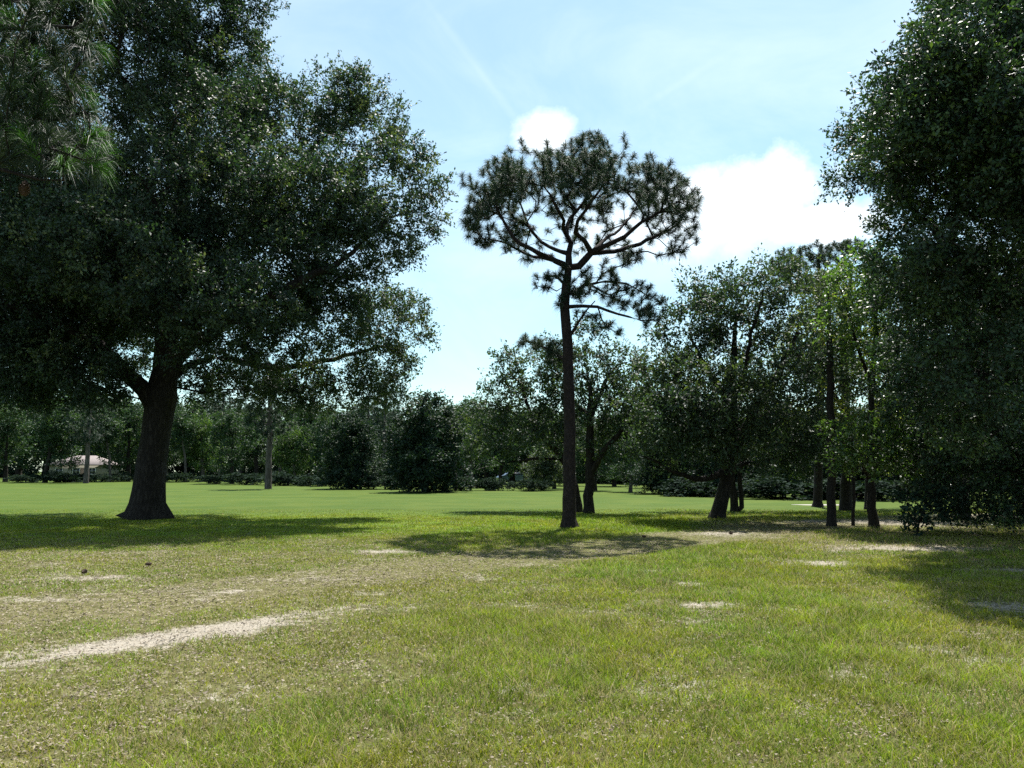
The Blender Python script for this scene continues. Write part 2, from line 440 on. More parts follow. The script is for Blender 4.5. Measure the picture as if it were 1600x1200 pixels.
# ================================================================== MAIN PINE
def main_pine():
    global rng
    rng = np.random.default_rng(5)
    Yb = gdist(826); b = at(889, 826, Yb); b[2] = float(height(np.array(b[0]), np.array(b[1]))) - .05
    root = thing('pine_tree', 'tall umbrella-crowned pine with a long bare trunk standing alone in the middle of the grass', 'tree', tuple(b))
    W = lambda q: at(q[0], q[1], Yb + q[2])
    s = Skel(b)
    tr = [(889, 826, 0, .26), (889, 810, 0, .205), (890, 700, 0, .175), (889, 600, 0, .160), (886, 520, 0, .150), (882, 480, 0, .142), (885, 445, 0, .135), (889, 418, 0, .125)]
    tp = [W(q) for q in tr]; tp[0] = b.copy()
    s.chain(tp, [q[3] for q in tr], -1, 0, .3, .008)
    limbs = [
        [(888, 420, 0, .10), (868, 408, -.3, .085), (845, 396, -.5, .075), (815, 380, -.6, .06), (797, 362, -.5, .05), (785, 340, -.3, .04), (772, 320, 0, .028)],
        [(888, 412, .0, .10), (889, 396, .1, .09), (892, 380, .2, .08), (884, 366, .4, .07), (886, 350, .7, .06), (900, 330, 1.0, .05), (918, 305, 1.2, .04), (930, 280, 1.2, .025)],
        [(889, 396, .1, .07), (866, 390, .5, .06), (845, 378, 1.0, .05), (827, 358, 1.4, .045), (820, 335, 1.6, .035), (808, 305, 1.8, .02)],
        [(889, 420, 0, .12), (904, 415, -.1, .11), (915, 404, -.2, .105), (926, 395, -.3, .10), (945, 386, -.4, .075), (975, 370, -.6, .065), (1003, 350, -.7, .05), (1033, 330, -.7, .04), (1060, 315, -.6, .03)],
        [(926, 395, -.3, .08), (912, 376, -.6, .07), (900, 362, -1.0, .06), (905, 345, -1.4, .05), (925, 312, -1.8, .04), (945, 285, -2.0, .02)],
        [(926, 396, -.3, .08), (960, 392, .2, .07), (1000, 380, .7, .06), (1030, 366, 1.1, .05), (1060, 350, 1.4, .035), (1072, 330, 1.5, .02)],
        [(926, 395, -.3, .06), (942, 378, .3, .055), (960, 364, .8, .045), (985, 340, 1.4, .035), (1000, 310, 1.9, .02)],
        [(868, 406, -.3, .05), (835, 401, .3, .045), (810, 392, .7, .04), (790, 379, 1.0, .03), (766, 376, 1.2, .025), (748, 372, 1.3, .015)],
        [(890, 382, .2, .06), (880, 362, -.4, .055), (882, 345, -1.0, .05), (868, 320, -1.6, .04), (850, 292, -1.9, .02)],
        [(884, 478, 0, .06), (910, 478, -.3, .05), (935, 480, -.5, .045), (965, 490, -.7, .035), (1000, 500, -.8, .025), (1022, 500, -.8, .015)],
        [(884, 462, 0, .055), (910, 448, .4, .045), (945, 440, .8, .04), (980, 445, 1.0, .03), (1012, 462, 1.0, .015)],
        [(887, 532, 0, .05), (897, 512, -.2, .045), (903, 503, -.3, .04), (915, 487, -.5, .025), (930, 470, -.7, .015)],
        [(888, 565, 0, .05), (862, 548, .4, .04), (838, 538, .7, .03), (812, 528, 1.0, .015)],
        [(884, 452, 0, .035), (870, 456, -.1, .02), (858, 450, -.15, .012), (846, 452, -.2, .006)],
        [(886, 440, 0, .05), (868, 432, .6, .04), (852, 430, .9, .02)],
        [(935, 480, -.5, .03), (940, 500, -.6, .02), (948, 512, -.7, .012)],
    ]
    for k, lm in enumerate(limbs):
        pts = [W(q) for q in lm]; j = s.nearest(pts[0]); pts[0] = s.pos[j]
        s.chain(pts, [q[3] for q in lm], j, k + 1, .25, .02)
    g = np.random.default_rng(8)
    sc = Yb / F
    cen = at(905, 335, Yb)
    pts = []
    # umbrella: domed top, nearly flat underside
    tries = 0
    while len(pts) < 800 and tries < 90000:
        tries += 1
        a = g.uniform(0, 2 * math.pi); rr = math.sqrt(g.uniform(0, 1))
        x = rr * math.cos(a) * 186; yv = rr * math.sin(a) * 170
        top = 88 * math.sqrt(max(0, 1 - rr ** 3.0)) + 9 * math.sin(x * .045 + 1) + 7 * math.sin(yv * .06 + x * .02)
        bot = -38 + 52 * (1 - rr ** 3.0) * (1 if rr < .93 else .6)
        if rr > .9: bot = -42
        lo = bot + (top - bot) * (.05 if rr > .6 else .25)
        z = lo + (top - lo) * g.uniform(0, 1) ** .75
        cx = x + 0; 
        if x > 0: z -= 14 * (x / 186) ** 2
        if x < -60 and z < -30: z = -30
        p = cen + np.array([cx, yv, z]) * sc
        if vnoise(np.array(x * .035 + z * .02), np.array(z * .05 + yv * .03), 5) < .36: continue
        if pts and np.min(np.linalg.norm(np.array(pts) - p, axis=1)) < .155: continue
        pts.append(p)
    pts = list(pts)
    for (px, py, dY) in ((815, 222, .4), (762, 262, 0), (790, 244, 1), (735, 280, .2), (920, 214, .3), (975, 216, -.2), (950, 226, 1), (1032, 262, .3), (1060, 276, 0), (1090, 300, .2), (1012, 248, -.8), (855, 226, -.6), (893, 222, .9), (722, 276, .3)):
        pts.append(W((px, py, dY))); pts.append(W((px + 3, py + 12, dY + .1)))
    low = []
    def blob(px, py, dY, r, n, fz=.8):
        c = W((px, py, dY))
        for _ in range(n):
            u = norm(g.normal(0, 1, (1, 3)))[0] * r * g.uniform(.2, 1) ** .5
            low.append(c + u * np.array([1, 1, fz]))
    blob(755, 376, 1.2, .38, 9, .45); blob(800, 383, .6, .45, 9, .4); blob(850, 440, .6, .45, 9); blob(870, 425, 0, .35, 6)
    blob(935, 450, .2, .9, 28, .6); blob(985, 465, .4, .85, 28, .5); blob(1015, 475, 0, .5, 12, .8); blob(905, 440, -.3, .5, 9)
    blob(960, 425, .5, .5, 9); blob(1010, 500, -.8, .35, 7, .5); blob(948, 512, -.7, .2, 4); blob(920, 490, -.4, .4, 5, .5); blob(1060, 385, .4, .5, 9, .5); blob(1000, 400, .4, .7, 12, .4)
    blob(960, 520, -.6, .18, 2); blob(860, 545, .5, .5, 15, .5); blob(825, 535, .9, .42, 12, .5); blob(865, 560, .3, .35, 6, .5); blob(820, 405, .2, .3, 3, .4); blob(872, 470, -.2, .25, 3)
    P = np.array(pts + low)
    tips = s.attach(P, bias=.22, step=.3, lift=.05, minfrac=.45, jit=.05)
    s.radii(.010, 2.05)
    s.build(root, M['pine_bark'], flare=.18)
    ax = norm(norm(s.pos[tips] - s.pos[s.par[tips]]) * .6 + np.array([0, 0, .75]) + g.normal(0, .25, (len(tips), 3)))
    V, Q, Tt, t = needles(s.pos[tips] - b + ax * .08, ax, .245, .0075, 130, 3, .42, 1.0, .22)
    link('crown', mesh_np('crown', V, [Q, Tt], {'tint': ('FACE', t)}, mats=[M['needle']]), root)
    return root
main_pine()
print('pine', time.time() - T0)

# ================================================================== NEAR PINE (boughs reach in at the upper left)
def near_pine():
    global rng
    rng = np.random.default_rng(15)
    b = np.array([-8.6, 8.6, -.05])
    root = thing('pine_tree', 'nearest pine, only its drooping needled boughs reaching in at the upper left corner', 'tree', tuple(b))
    s = Skel(b)
    s.chain([b, b + (0, 0, .3), b + (.05, 0, 3), b + (0, .1, 6), b + (.1, 0, 9), b + (0, 0, 11.5)], [.30, .24, .21, .18, .12, .05], -1, 0, .35, .01)
    W = lambda q: at(q[0], q[1], q[2])
    limbs = [
        [(-560, 120, 8.4, .06), (-250, 90, 7.8, .05), (-60, 60, 7.3, .035), (60, 38, 7.0, .022), (110, 35, 6.9, .016), (150, 8, 6.9, .010)],
        [(-560, 200, 8.5, .06), (-250, 150, 8.0, .05), (-50, 90, 7.6, .035), (50, 100, 7.3, .022), (105, 112, 7.1, .016), (140, 85, 7.1, .010)],
        [(-560, 330, 8.4, .06), (-260, 260, 7.8, .045), (-60, 190, 7.3, .03), (20, 205, 7.1, .020), (80, 235, 7.0, .014), (130, 250, 7.0, .009)],
        [(-560, 420, 8.4, .05), (-260, 340, 7.9, .04), (-80, 270, 7.4, .03), (0, 262, 7.2, .018), (60, 275, 7.1, .012), (100, 282, 7.1, .008)],
        [(-560, 30, 8.4, .05), (-260, 10, 7.8, .04), (-60, -20, 7.3, .03), (40, 5, 7.1, .016), (95, -15, 7.1, .010)],
    ]
    for k, lm in enumerate(limbs):
        pts = [W(q) for q in lm]
        j = s.nearest(np.array([b[0], b[1], pts[0][2]]), 0); pts = [s.pos[j]] + pts[1:]
        s.chain(pts, [q[3] for q in lm], j, k + 1, .25, .02)
    g = np.random.default_rng(4)
    pts = []
    for k, (px, py) in enumerate([(150, 10), (95, -10), (20, -20), (60, 15), (10, 60), (45, 85), (20, 110), (70, 95), (100, 75), (145, 75), (130, 100), (90, 120), (55, 130), (30, 150), (75, 150), (110, 140),
                    (5, 170), (35, 180), (60, 200), (90, 185), (115, 190), (10, 215), (40, 225), (70, 245), (55, 220), (100, 235), (150, 230), (140, 255), (120, 262), (95, 262), (30, 260), (5, 255), (60, 280), (100, 285),
                    (80, 300), (20, 300), (-20, 120), (-30, 200), (-30, 260), (-40, 40), (-60, 150), (-60, 80), (-60, 230), (-90, 60), (-100, 180), (-110, 270), (-140, 120), (-150, 220), (-80, 0),
                    (-200, 80), (-220, 180), (-240, 280), (-300, 150), (-320, 250), (-180, 300), (10, 320), (40, 310), (-20, 320)]):
        for q in range(3):
            if py > 275: continue
            pts.append(W((px + g.normal(0, 14), py - 12 + g.normal(0, 13), 7.15 + g.normal(0, .35) + max(0, -px) * .003)))
    # the rest of its crown, out of the picture
    for _ in range(160):
        a = g.uniform(0, 6.28); r = g.uniform(.6, 2.8); z = g.uniform(7.5, 12.2)
        pts.append(b + np.array([r * math.cos(a) - .3, r * math.sin(a), z]))
    P = np.array(pts)
    tips = s.attach(P, bias=.15, step=.22, lift=.02, minfrac=.25, jit=.04)
    s.radii(.005, 2.1)
    s.build(root, M['pine_bark'], flare=.2, sides=(12, 8, 6))
    ax = norm(norm(s.pos[tips] - s.pos[s.par[tips]]) + np.array([.1, 0, .3]) + g.normal(0, .25, (len(tips), 3)))
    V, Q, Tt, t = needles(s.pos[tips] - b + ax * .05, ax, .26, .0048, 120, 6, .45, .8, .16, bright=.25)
    link('crown', mesh_np('crown', V, [Q, Tt], {'tint': ('FACE', t)}, mats=[M['near_needle']]), root)
    # a brown cone hanging on the lowest bough
    c = W((40, 282, 7.1))
    co = cone_mesh(.05, .15, 9)
    link('pine_cone', co, root, tuple(c - b)).rotation_euler = (R(175), 0, 0)

def cone_mesh(r, h, rows):
    V = []; Fq = []; Tt = []
    for k in range(rows):
        z = h * k / rows; rr = r * math.sin(math.pi * (k + .8) / (rows + 1.2)) ** .7
        n = 9
        for i in range(n):
            a = 2 * math.pi * (i + .5 * (k % 2)) / n; w = math.pi / n * .9
            o = len(V)
            for aa, r2, dz in ((a - w, rr * .55, 0), (a + w, rr * .55, 0), (a + w * .7, rr * 1.0, h * .08), (a - w * .7, rr * 1.0, h * .08), (a, rr * 1.12, h * .13)):
                V.append((r2 * math.cos(aa), r2 * math.sin(aa), z + dz))
            Fq.append((o, o + 1, o + 2, o + 3)); Tt.append((o + 3, o + 2, o + 4))
    n = 10; o = len(V)
    for k in range(rows + 1):
        z = h * k / rows; rr = r * .6 * math.sin(math.pi * (k + .3) / (rows + .8)) ** .7
        for i in range(n): V.append((rr * math.cos(2 * math.pi * i / n), rr * math.sin(2 * math.pi * i / n), z))
    for k in range(rows):
        for i in range(n):
            Fq.append((o + k * n + i, o + k * n + (i + 1) % n, o + (k + 1) * n + (i + 1) % n, o + (k + 1) * n + i))
    return mesh_np('pine_cone', V, [Fq, Tt], mats=[M['cone']])
M['cone'] = plain_mat('cone', (.07, .038, .024), .8, 0, .35, 40)
near_pine()
print('near pine', time.time() - T0)

# ================================================================== LEFT OAK
broadleaf('oak_tree', 'huge dark live oak with a flared trunk casting the wide shade at the left', 'tree', (226, 811),
    [(226, 811, 0, .92), (229, 800, 0, .70), (232, 785, 0, .57), (236, 740, 0, .50), (243, 680, 0, .48), (252, 620, 0, .52), (258, 580, 0, .42), (261, 520, 0, .40), (262, 450, .2, .36), (268, 380, 0, .30), (285, 300, -.2, .24), (300, 200, 0, .17), (300, 100, 0, .11), (290, 10, 0, .06)],
    [[(246, 640, 0, .34), (222, 612, -.3, .28), (190, 575, -.7, .24), (140, 530, -1, .19), (80, 500, -1.5, .13), (0, 470, -2, .08)],
     [(255, 600, 0, .30), (285, 545, .3, .26), (310, 500, .4, .24), (335, 440, .6, .20), (380, 370, .8, .16), (430, 300, .8, .12), (500, 220, .6, .07)],
     [(260, 560, 0, .26), (310, 530, -1.5, .22), (380, 490, -2.5, .18), (450, 450, -3, .14), (540, 400, -2, .08), (610, 340, -1, .05)],
     [(262, 480, 0, .24), (235, 400, .4, .20), (200, 320, .8, .16), (150, 260, 1, .11), (110, 200, 1, .06)],
     [(262, 500, 0, .22), (262, 430, -2, .18), (250, 350, -3.6, .13), (230, 290, -4.6, .08)],
     [(262, 520, 0, .22), (290, 470, 2, .18), (340, 400, 4, .13), (400, 360, 5, .08)],
     [(250, 600, 0, .13), (330, 560, 1.5, .11), (430, 575, 2, .12), (520, 560, 2.4, .09), (600, 540, 2.4, .05)],
     [(246, 620, 0, .20), (200, 590, 3, .16), (130, 560, 4.5, .11), (60, 540, 5, .06)]],
    [(280, 45, 0, 2.4), (215, 95, -1, 1.9), (345, 85, 1, 2.0), (250, -70, 0, 2.4), (340, -60, 1, 2.0), (385, 20, 1, .9), (185, 180, -2, 2.0), (300, 190, -3, 2.3), (395, 160, 0, 1.5),
     (450, 200, 0, 1.9), (520, 170, 1, 1.6, .1), (580, 195, .5, 1.2, .12), (550, 125, .5, .75, .1), (590, 290, 0, 1.8, .1), (635, 240, 0, .85, .1), (660, 290, -.3, .8, .15), (655, 350, 0, .85, .1), (480, 310, -2, 2.2), (380, 310, -3, 2.3), (530, 390, -1, 1.7), (615, 390, -.5, .9, .1), (565, 345, -1.5, 1.2, .1),  # fifth value lightens leaf colour, painting sunlight on the right-hand boughs
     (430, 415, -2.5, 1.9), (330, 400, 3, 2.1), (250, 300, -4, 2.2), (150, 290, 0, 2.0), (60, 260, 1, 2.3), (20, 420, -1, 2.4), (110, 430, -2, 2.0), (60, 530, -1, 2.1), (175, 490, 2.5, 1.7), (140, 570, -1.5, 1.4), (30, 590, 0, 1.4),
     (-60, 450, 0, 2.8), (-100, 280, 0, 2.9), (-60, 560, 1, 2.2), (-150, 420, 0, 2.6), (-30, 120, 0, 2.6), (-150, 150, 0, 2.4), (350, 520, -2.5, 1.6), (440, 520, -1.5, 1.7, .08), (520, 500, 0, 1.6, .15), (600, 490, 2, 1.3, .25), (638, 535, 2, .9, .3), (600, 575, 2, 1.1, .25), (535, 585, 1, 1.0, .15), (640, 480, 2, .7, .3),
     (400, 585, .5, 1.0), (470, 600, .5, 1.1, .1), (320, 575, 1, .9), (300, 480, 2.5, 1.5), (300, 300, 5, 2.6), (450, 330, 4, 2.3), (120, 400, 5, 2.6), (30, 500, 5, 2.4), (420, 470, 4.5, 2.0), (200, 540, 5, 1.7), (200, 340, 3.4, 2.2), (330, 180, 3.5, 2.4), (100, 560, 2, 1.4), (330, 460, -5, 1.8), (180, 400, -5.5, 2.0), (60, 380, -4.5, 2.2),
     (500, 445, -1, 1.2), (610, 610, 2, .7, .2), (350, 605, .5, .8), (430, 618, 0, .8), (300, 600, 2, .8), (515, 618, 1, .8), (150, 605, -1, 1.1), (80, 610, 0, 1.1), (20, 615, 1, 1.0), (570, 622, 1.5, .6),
     (200, -150, -3, 2.6), (310, -150, -3, 2.4), (90, -40, -4, 2.6), (-40, 20, -4, 2.8), (220, -40, -5, 2.2), (0, 200, -4, 2.4, -.1), (40, 470, 1.5, 2.4, -.1), (120, 480, .5, 2.2, -.1), (200, 450, 1, 1.9, -.1), (90, 340, -2, 2.2, -.1), (20, 560, 3, 2.0, -.1), (250, 480, -2.5, 1.6, -.1), (160, 360, 2, 2.2, -.1), (250, 400, -2.5, 1.8, -.1), (-40, 360, 2, 2.6, -.1)],  # negative fifth value paints the left boughs' shade into leaf colour
    'oak_leaf', 'oak_bark', flat=.66, dens=24, size=.115, nspr=7, kper=15, slen=.58, tip=.006, minh=3.3, seed=2, bias=.2, flare=.5, step=.5)
print('oak', time.time() - T0)

# ================================================================== RIGHT SIDE TREES
broadleaf('laurel_oak', 'big dark glossy-leaved tree filling the right edge, branches sweeping down to the ground', 'tree', (1705, 862),
    [(1705, 862, 0, .50), (1706, 845, 0, .40), (1706, 760, 0, .34), (1700, 650, 0, .31), (1690, 520, 0, .26), (1670, 380, 0, .20), (1650, 240, 0, .14), (1630, 100, 0, .1), (1600, -40, 0, .05)],
    [[(1702, 700, 0, .15), (1600, 630, 1.2, .13), (1520, 580, 2.2, .1), (1450, 560, 3, .05)],
     [(1692, 560, 0, .15), (1590, 470, -.3, .13), (1500, 400, -.3, .1), (1420, 320, 0, .06)],
     [(1676, 420, 0, .13), (1580, 300, -1.2, .11), (1480, 220, -1.2, .08), (1400, 190, -.6, .04)],
     [(1680, 440, 0, .12), (1560, 320, 1.6, .1), (1470, 240, 2, .07), (1420, 200, 2.2, .04)],
     [(1704, 760, 0, .12), (1620, 720, 2.6, .1), (1530, 710, 4, .07), (1450, 730, 5, .04)],
     [(1680, 440, 0, .12), (1680, 300, -2.2, .1), (1660, 200, -3.2, .07)]],
    [(1550, 30, 0, 1.45), (1620, -60, 0, 1.6), (1505, -20, .6, .9), (1475, 90, 0, .85), (1430, 135, 0, .75), (1392, 200, .2, .72), (1345, 225, .2, .42), (1480, 190, -1.6, 1.1), (1345, 288, .3, .38), (1400, 290, .3, .62), (1455, 285, -.8, 1.0), (1412, 360, .6, .62), (1580, 180, -2, 1.5), (1550, 290, -1.4, 1.0), (1480, 380, .8, 1.0),
     (1430, 170, 1.8, .8), (1400, 250, 2.6, .8), (1520, 120, 2.5, 1.2), (1450, 250, -2.4, .75), (1520, 230, -3, 1.1), (1560, 100, -3, 1.1), (1610, 280, -3.4, .9),
     (1450, 450, 2.6, 1.1), (1540, 470, 2.6, 1.7), (1440, 540, 3.6, 1.1), (1620, 400, -2, 1.6), (1600, 600, 2, 1.9), (1500, 600, 4, 1.5), (1430, 620, 4.6, 1.0), (1500, 700, 5, 1.3), (1560, 720, 3.6, 1.5), (1620, 770, 3, 1.3), (1440, 700, 5.8, .8), (1490, 775, 5.2, .75), (1550, 800, 4.4, .8), (1445, 765, 5.6, .5), (1600, 815, 3.2, .7),
     (1700, 80, 0, 1.7), (1720, 260, 0, 1.9), (1720, 450, 0, 2.0), (1740, 640, 1, 1.8), (1640, 150, 2.6, 1.8), (1620, 420, 3, 1.6), (1620, 540, 4.5, 2.2), (1640, 260, -2.4, 1.6), (1700, 760, 3, 1.6), (1540, 640, 6, 1.8), (1700, -60, 0, 1.8), (1760, 350, -2, 1.8), (1680, 100, -3.4, 1.7), (1700, 250, -4, 1.7), (1800, 150, -3, 2.2), (1700, -100, -3, 1.8), (1620, 200, -4, 1.1), (1420, 190, -2.8, .7), (1392, 245, -2.0, .5), (1400, 260, -1.2, .6), (1470, 120, -3.4, .9), (1505, 30, -3, .9), (1450, 135, -2, .7), (1530, 150, -4, 1.0), (1400, 215, -3.2, .5), (1448, 110, -3.4, .7), (1425, 165, -3.6, .6), (1392, 402, -.3, .55), (1408, 470, 0, .65), (1420, 545, .4, .6), (1445, 420, -1.5, .8), (1485, 500, -1.2, 1.1), (1545, 570, -1.5, 1.2), (1455, 610, .3, .75), (1322, 212, .1, .3), (1316, 282, .2, .28), (1352, 180, 0, .35), (1520, 660, .2, 1.0), (1420, 330, -1.8, .6), (1470, 400, -2.6, .7)],
    'glossy_leaf', 'oak_bark', flat=.62, dens=46, size=.085, nspr=7, kper=12, slen=.38, tip=.005, minh=.35, seed=31, flare=.3)
broadleaf('pine_tree', 'straight dark pine trunk rising through the pale foliage, left of the slim sapling', 'tree', (1299, 822),
    [(1299, 822, 0, .17), (1299, 810, 0, .135), (1298, 700, 0, .115), (1297, 600, 0, .10), (1296, 520, 0, .085), (1295, 470, 0, .05)],
    [], [(1297, 600, .3, .8), (1290, 520, 0, 1.0), (1300, 460, 0, .9), (1270, 560, .2, .6), (1320, 560, .2, .7)], 'mid_leaf', 'thin_bark', dens=26, size=.12, nspr=5, kper=9, seed=33, minh=3)
broadleaf('sweetgum_tree', 'yellowish-green loose tree between the leaning oak and the dark right-hand tree', 'tree', (1322, 798),
    [(1322, 798, 0, .30), (1322, 780, 0, .24), (1322, 700, 0, .21), (1320, 600, 0, .18), (1318, 500, 0, .12), (1330, 430, 0, .06)],
    [[(1322, 640, 0, .12), (1290, 600, -1, .1), (1255, 560, -2, .06), (1230, 530, -2.5, .03)],
     [(1322, 560, 0, .11), (1350, 500, -1, .08), (1370, 440, -2, .04)]],
    [(1300, 470, -2, 1.3), (1250, 545, -3, 1.0), (1235, 520, -3, .6), (1290, 560, -2, 1.2), (1345, 540, -2, 1.5), (1330, 470, -1, 1.2), (1300, 620, -2, 1.1), (1360, 640, -2, 1.3), (1280, 650, -1, .8), (1390, 560, -1, 1.4), (1420, 660, 0, 1.4), (1350, 710, 1, 1)],
    'yellow_leaf', 'thin_bark', dens=24, size=.14, nspr=5, kper=9, slen=.5, minh=2, seed=35, group=None)
broadleaf('bright_tree', 'fresh green shiny-leaved tree in front of the dark right-hand tree', 'tree', (1366, 824),
    [(1366, 824, 0, .17), (1364, 810, 0, .14), (1360, 770, 0, .12), (1358, 700, 0, .10), (1362, 600, 0, .08), (1370, 500, -.3, .06), (1370, 430, -.5, .03)],
    [[(1360, 740, 0, .06), (1340, 710, -.6, .05), (1315, 690, -1.2, .025)], [(1362, 600, 0, .06), (1340, 540, -.6, .05), (1320, 470, -1.0, .025)]],
    [(1370, 420, -1, .8), (1330, 440, -1, .7), (1310, 500, -1.2, .5), (1350, 490, -1.2, .9), (1400, 470, -.6, 1.0), (1370, 550, -1.2, .8), (1400, 600, -1, .8), (1325, 685, -1.2, .65), (1370, 680, -1.4, .75), (1345, 720, -1.2, .6), (1410, 700, -1, .7), (1385, 740, -.6, .55), (1320, 720, -1, .4), (1345, 405, -1, .4)],
    'bright_leaf', 'thin_bark', dens=34, size=.12, nspr=6, kper=9, slen=.38, minh=1.6, seed=37, up=.8)
broadleaf('sapling', 'slender straight sapling trunk between two thicker dark trunks at the right', 'tree', (1333, 821),
    [(1333, 821, 0, .055), (1333, 800, 0, .05), (1334, 740, 0, .045), (1332, 690, 0, .03), (1330, 660, 0, .02)],
    [], [(1332, 690, .2, .6), (1350, 740, .3, .45)], 'dark_leaf', 'thin_bark', dens=30, size=.1, nspr=4, kper=8, slen=.3, minh=1.5, seed=39, step=.25)
broadleaf('shrub', 'small broad-leaved bush hanging low in front of the sandy path at the right', 'bush', (1432, 838),
    [(1432, 838, 0, .03), (1436, 815, 0, .022), (1446, 790, .2, .015), (1450, 770, .3, .01)],
    [[(1434, 825, 0, .015), (1425, 810, -.2, .012), (1420, 800, -.2, .008)], [(1440, 800, .1, .015), (1465, 790, .3, .01), (1480, 782, .4, .008)]],
    [(1430, 810, 0, .32), (1455, 800, .2, .36), (1485, 785, .4, .36), (1420, 830, 0, .2), (1440, 770, .3, .4)],
    'dark_leaf', 'thin_bark', dens=130, size=.11, nspr=3, kper=6, slen=.16, minh=.08, seed=41, step=.12, tip=.003, width=.62)
broadleaf('oak_tree', 'oak with a far dark trunk half hidden under the low right-hand branches', 'tree', (1502, 810),
    [(1502, 810, 0, .32), (1502, 795, 0, .27), (1502, 700, 0, .24), (1500, 600, 0, .2), (1500, 500, 0, .12)],
    [], [(1500, 560, 0, 2.2), (1440, 620, 0, 1.8), (1560, 620, 0, 2.2), (1500, 680, 1, 1.8), (1590, 720, 0, 1.8), (1420, 700, 1, 1.5), (1560, 500, 0, 2), (1640, 600, 0, 2.4), (1620, 740, 2, 1.6)],
    'dark_leaf', 'thin_bark', dens=16, size=.16, nspr=5, kper=10, slen=.6, minh=2.0, seed=43)
broadleaf('oak_tree', 'small distant oak whose short trunk shows just left of the crooked right-hand trunk', 'tree', (1357, 796),
    [(1357, 796, 0, .2), (1357, 785, 0, .17), (1357, 730, 0, .15), (1357, 680, 0, .1)],
    [], [(1370, 690, 0, 1.5), (1420, 710, 0, 1.4), (1340, 720, 0, 1.1), (1400, 650, 1, 1.6)],
    'dark_leaf', 'thin_bark', dens=16, size=.17, nspr=5, kper=9, slen=.6, minh=2.4, seed=45)
def tufted_pine(name, label, base, trunk, limbs, blobs, n_need=60, length=.24, wid=.014, seed=5, bark='pine_bark', mat='needle', group=None, minfrac=.5):
    global rng
    rng = np.random.default_rng(seed)
    Yb = gdist(base[1]); b = at(base[0], base[1], Yb); b[2] = -.04
    root = thing(name, label, 'tree', tuple(b), group)
    W = lambda q: at(q[0], q[1], Yb + q[2])
    s = Skel(b); tp = [W(q) for q in trunk]; tp[0] = b.copy()
    s.chain(tp, [q[3] for q in trunk], -1, 0, .4, .01)
    for k, lm in enumerate(limbs):
        pts = [W(q) for q in lm]; j = s.nearest(pts[0]); pts[0] = s.pos[j]
        s.chain(pts, [q[3] for q in lm], j, k + 1, .35, .02)
    g = np.random.default_rng(seed + 1); P = []
    for (px, py, dY, r, n) in blobs:
        c = W((px, py, dY))
        for _ in range(n):
            P.append(c + norm(g.normal(0, 1, (1, 3)))[0] * r * g.uniform(.1, 1) ** .5 * np.array([1, 1, .7]))
    tips = s.attach(np.array(P), bias=.2, step=.4, lift=.05, minfrac=minfrac)
    s.radii(.01, 2.0); s.build(root, M[bark], flare=.2)
    ax = norm(norm(s.pos[tips] - s.pos[s.par[tips]]) * .6 + np.array([0, 0, .7]) + g.normal(0, .25, (len(tips), 3)))
    V, Q, Tt, t = needles(s.pos[tips] - b + ax * .05, ax, length, wid, n_need, seed, .3, 1.0, .2)
    link('crown', mesh_np('crown', V, [Q, Tt], {'tint': ('FACE', t)}, mats=[M[mat]]), root)
    return root
tufted_pine('pine_tree', 'pine with a tufted top showing above the leaning oak beside the right-hand trees', (1278, 792),
    [(1278, 792, 0, .26), (1278, 784, 0, .2), (1282, 600, 0, .16), (1284, 500, 0, .13), (1280, 430, 0, .09), (1278, 400, 0, .05)],
    [[(1282, 470, 0, .07), (1250, 440, -.5, .05), (1225, 420, -1, .03)], [(1282, 460, 0, .07), (1310, 420, .5, .05), (1335, 395, 1, .03)]],
    [(1230, 410, -1, 1.0, 50), (1270, 400, 0, 1.0, 50), (1310, 395, .5, .9, 50), (1335, 385, 1, .6, 26), (1250, 440, 0, 1.0, 36), (1300, 440, 0, 1.0, 30), (1215, 435, -.5, .6, 14)], 60, .26, .016, 71)
print('right', time.time() - T0)

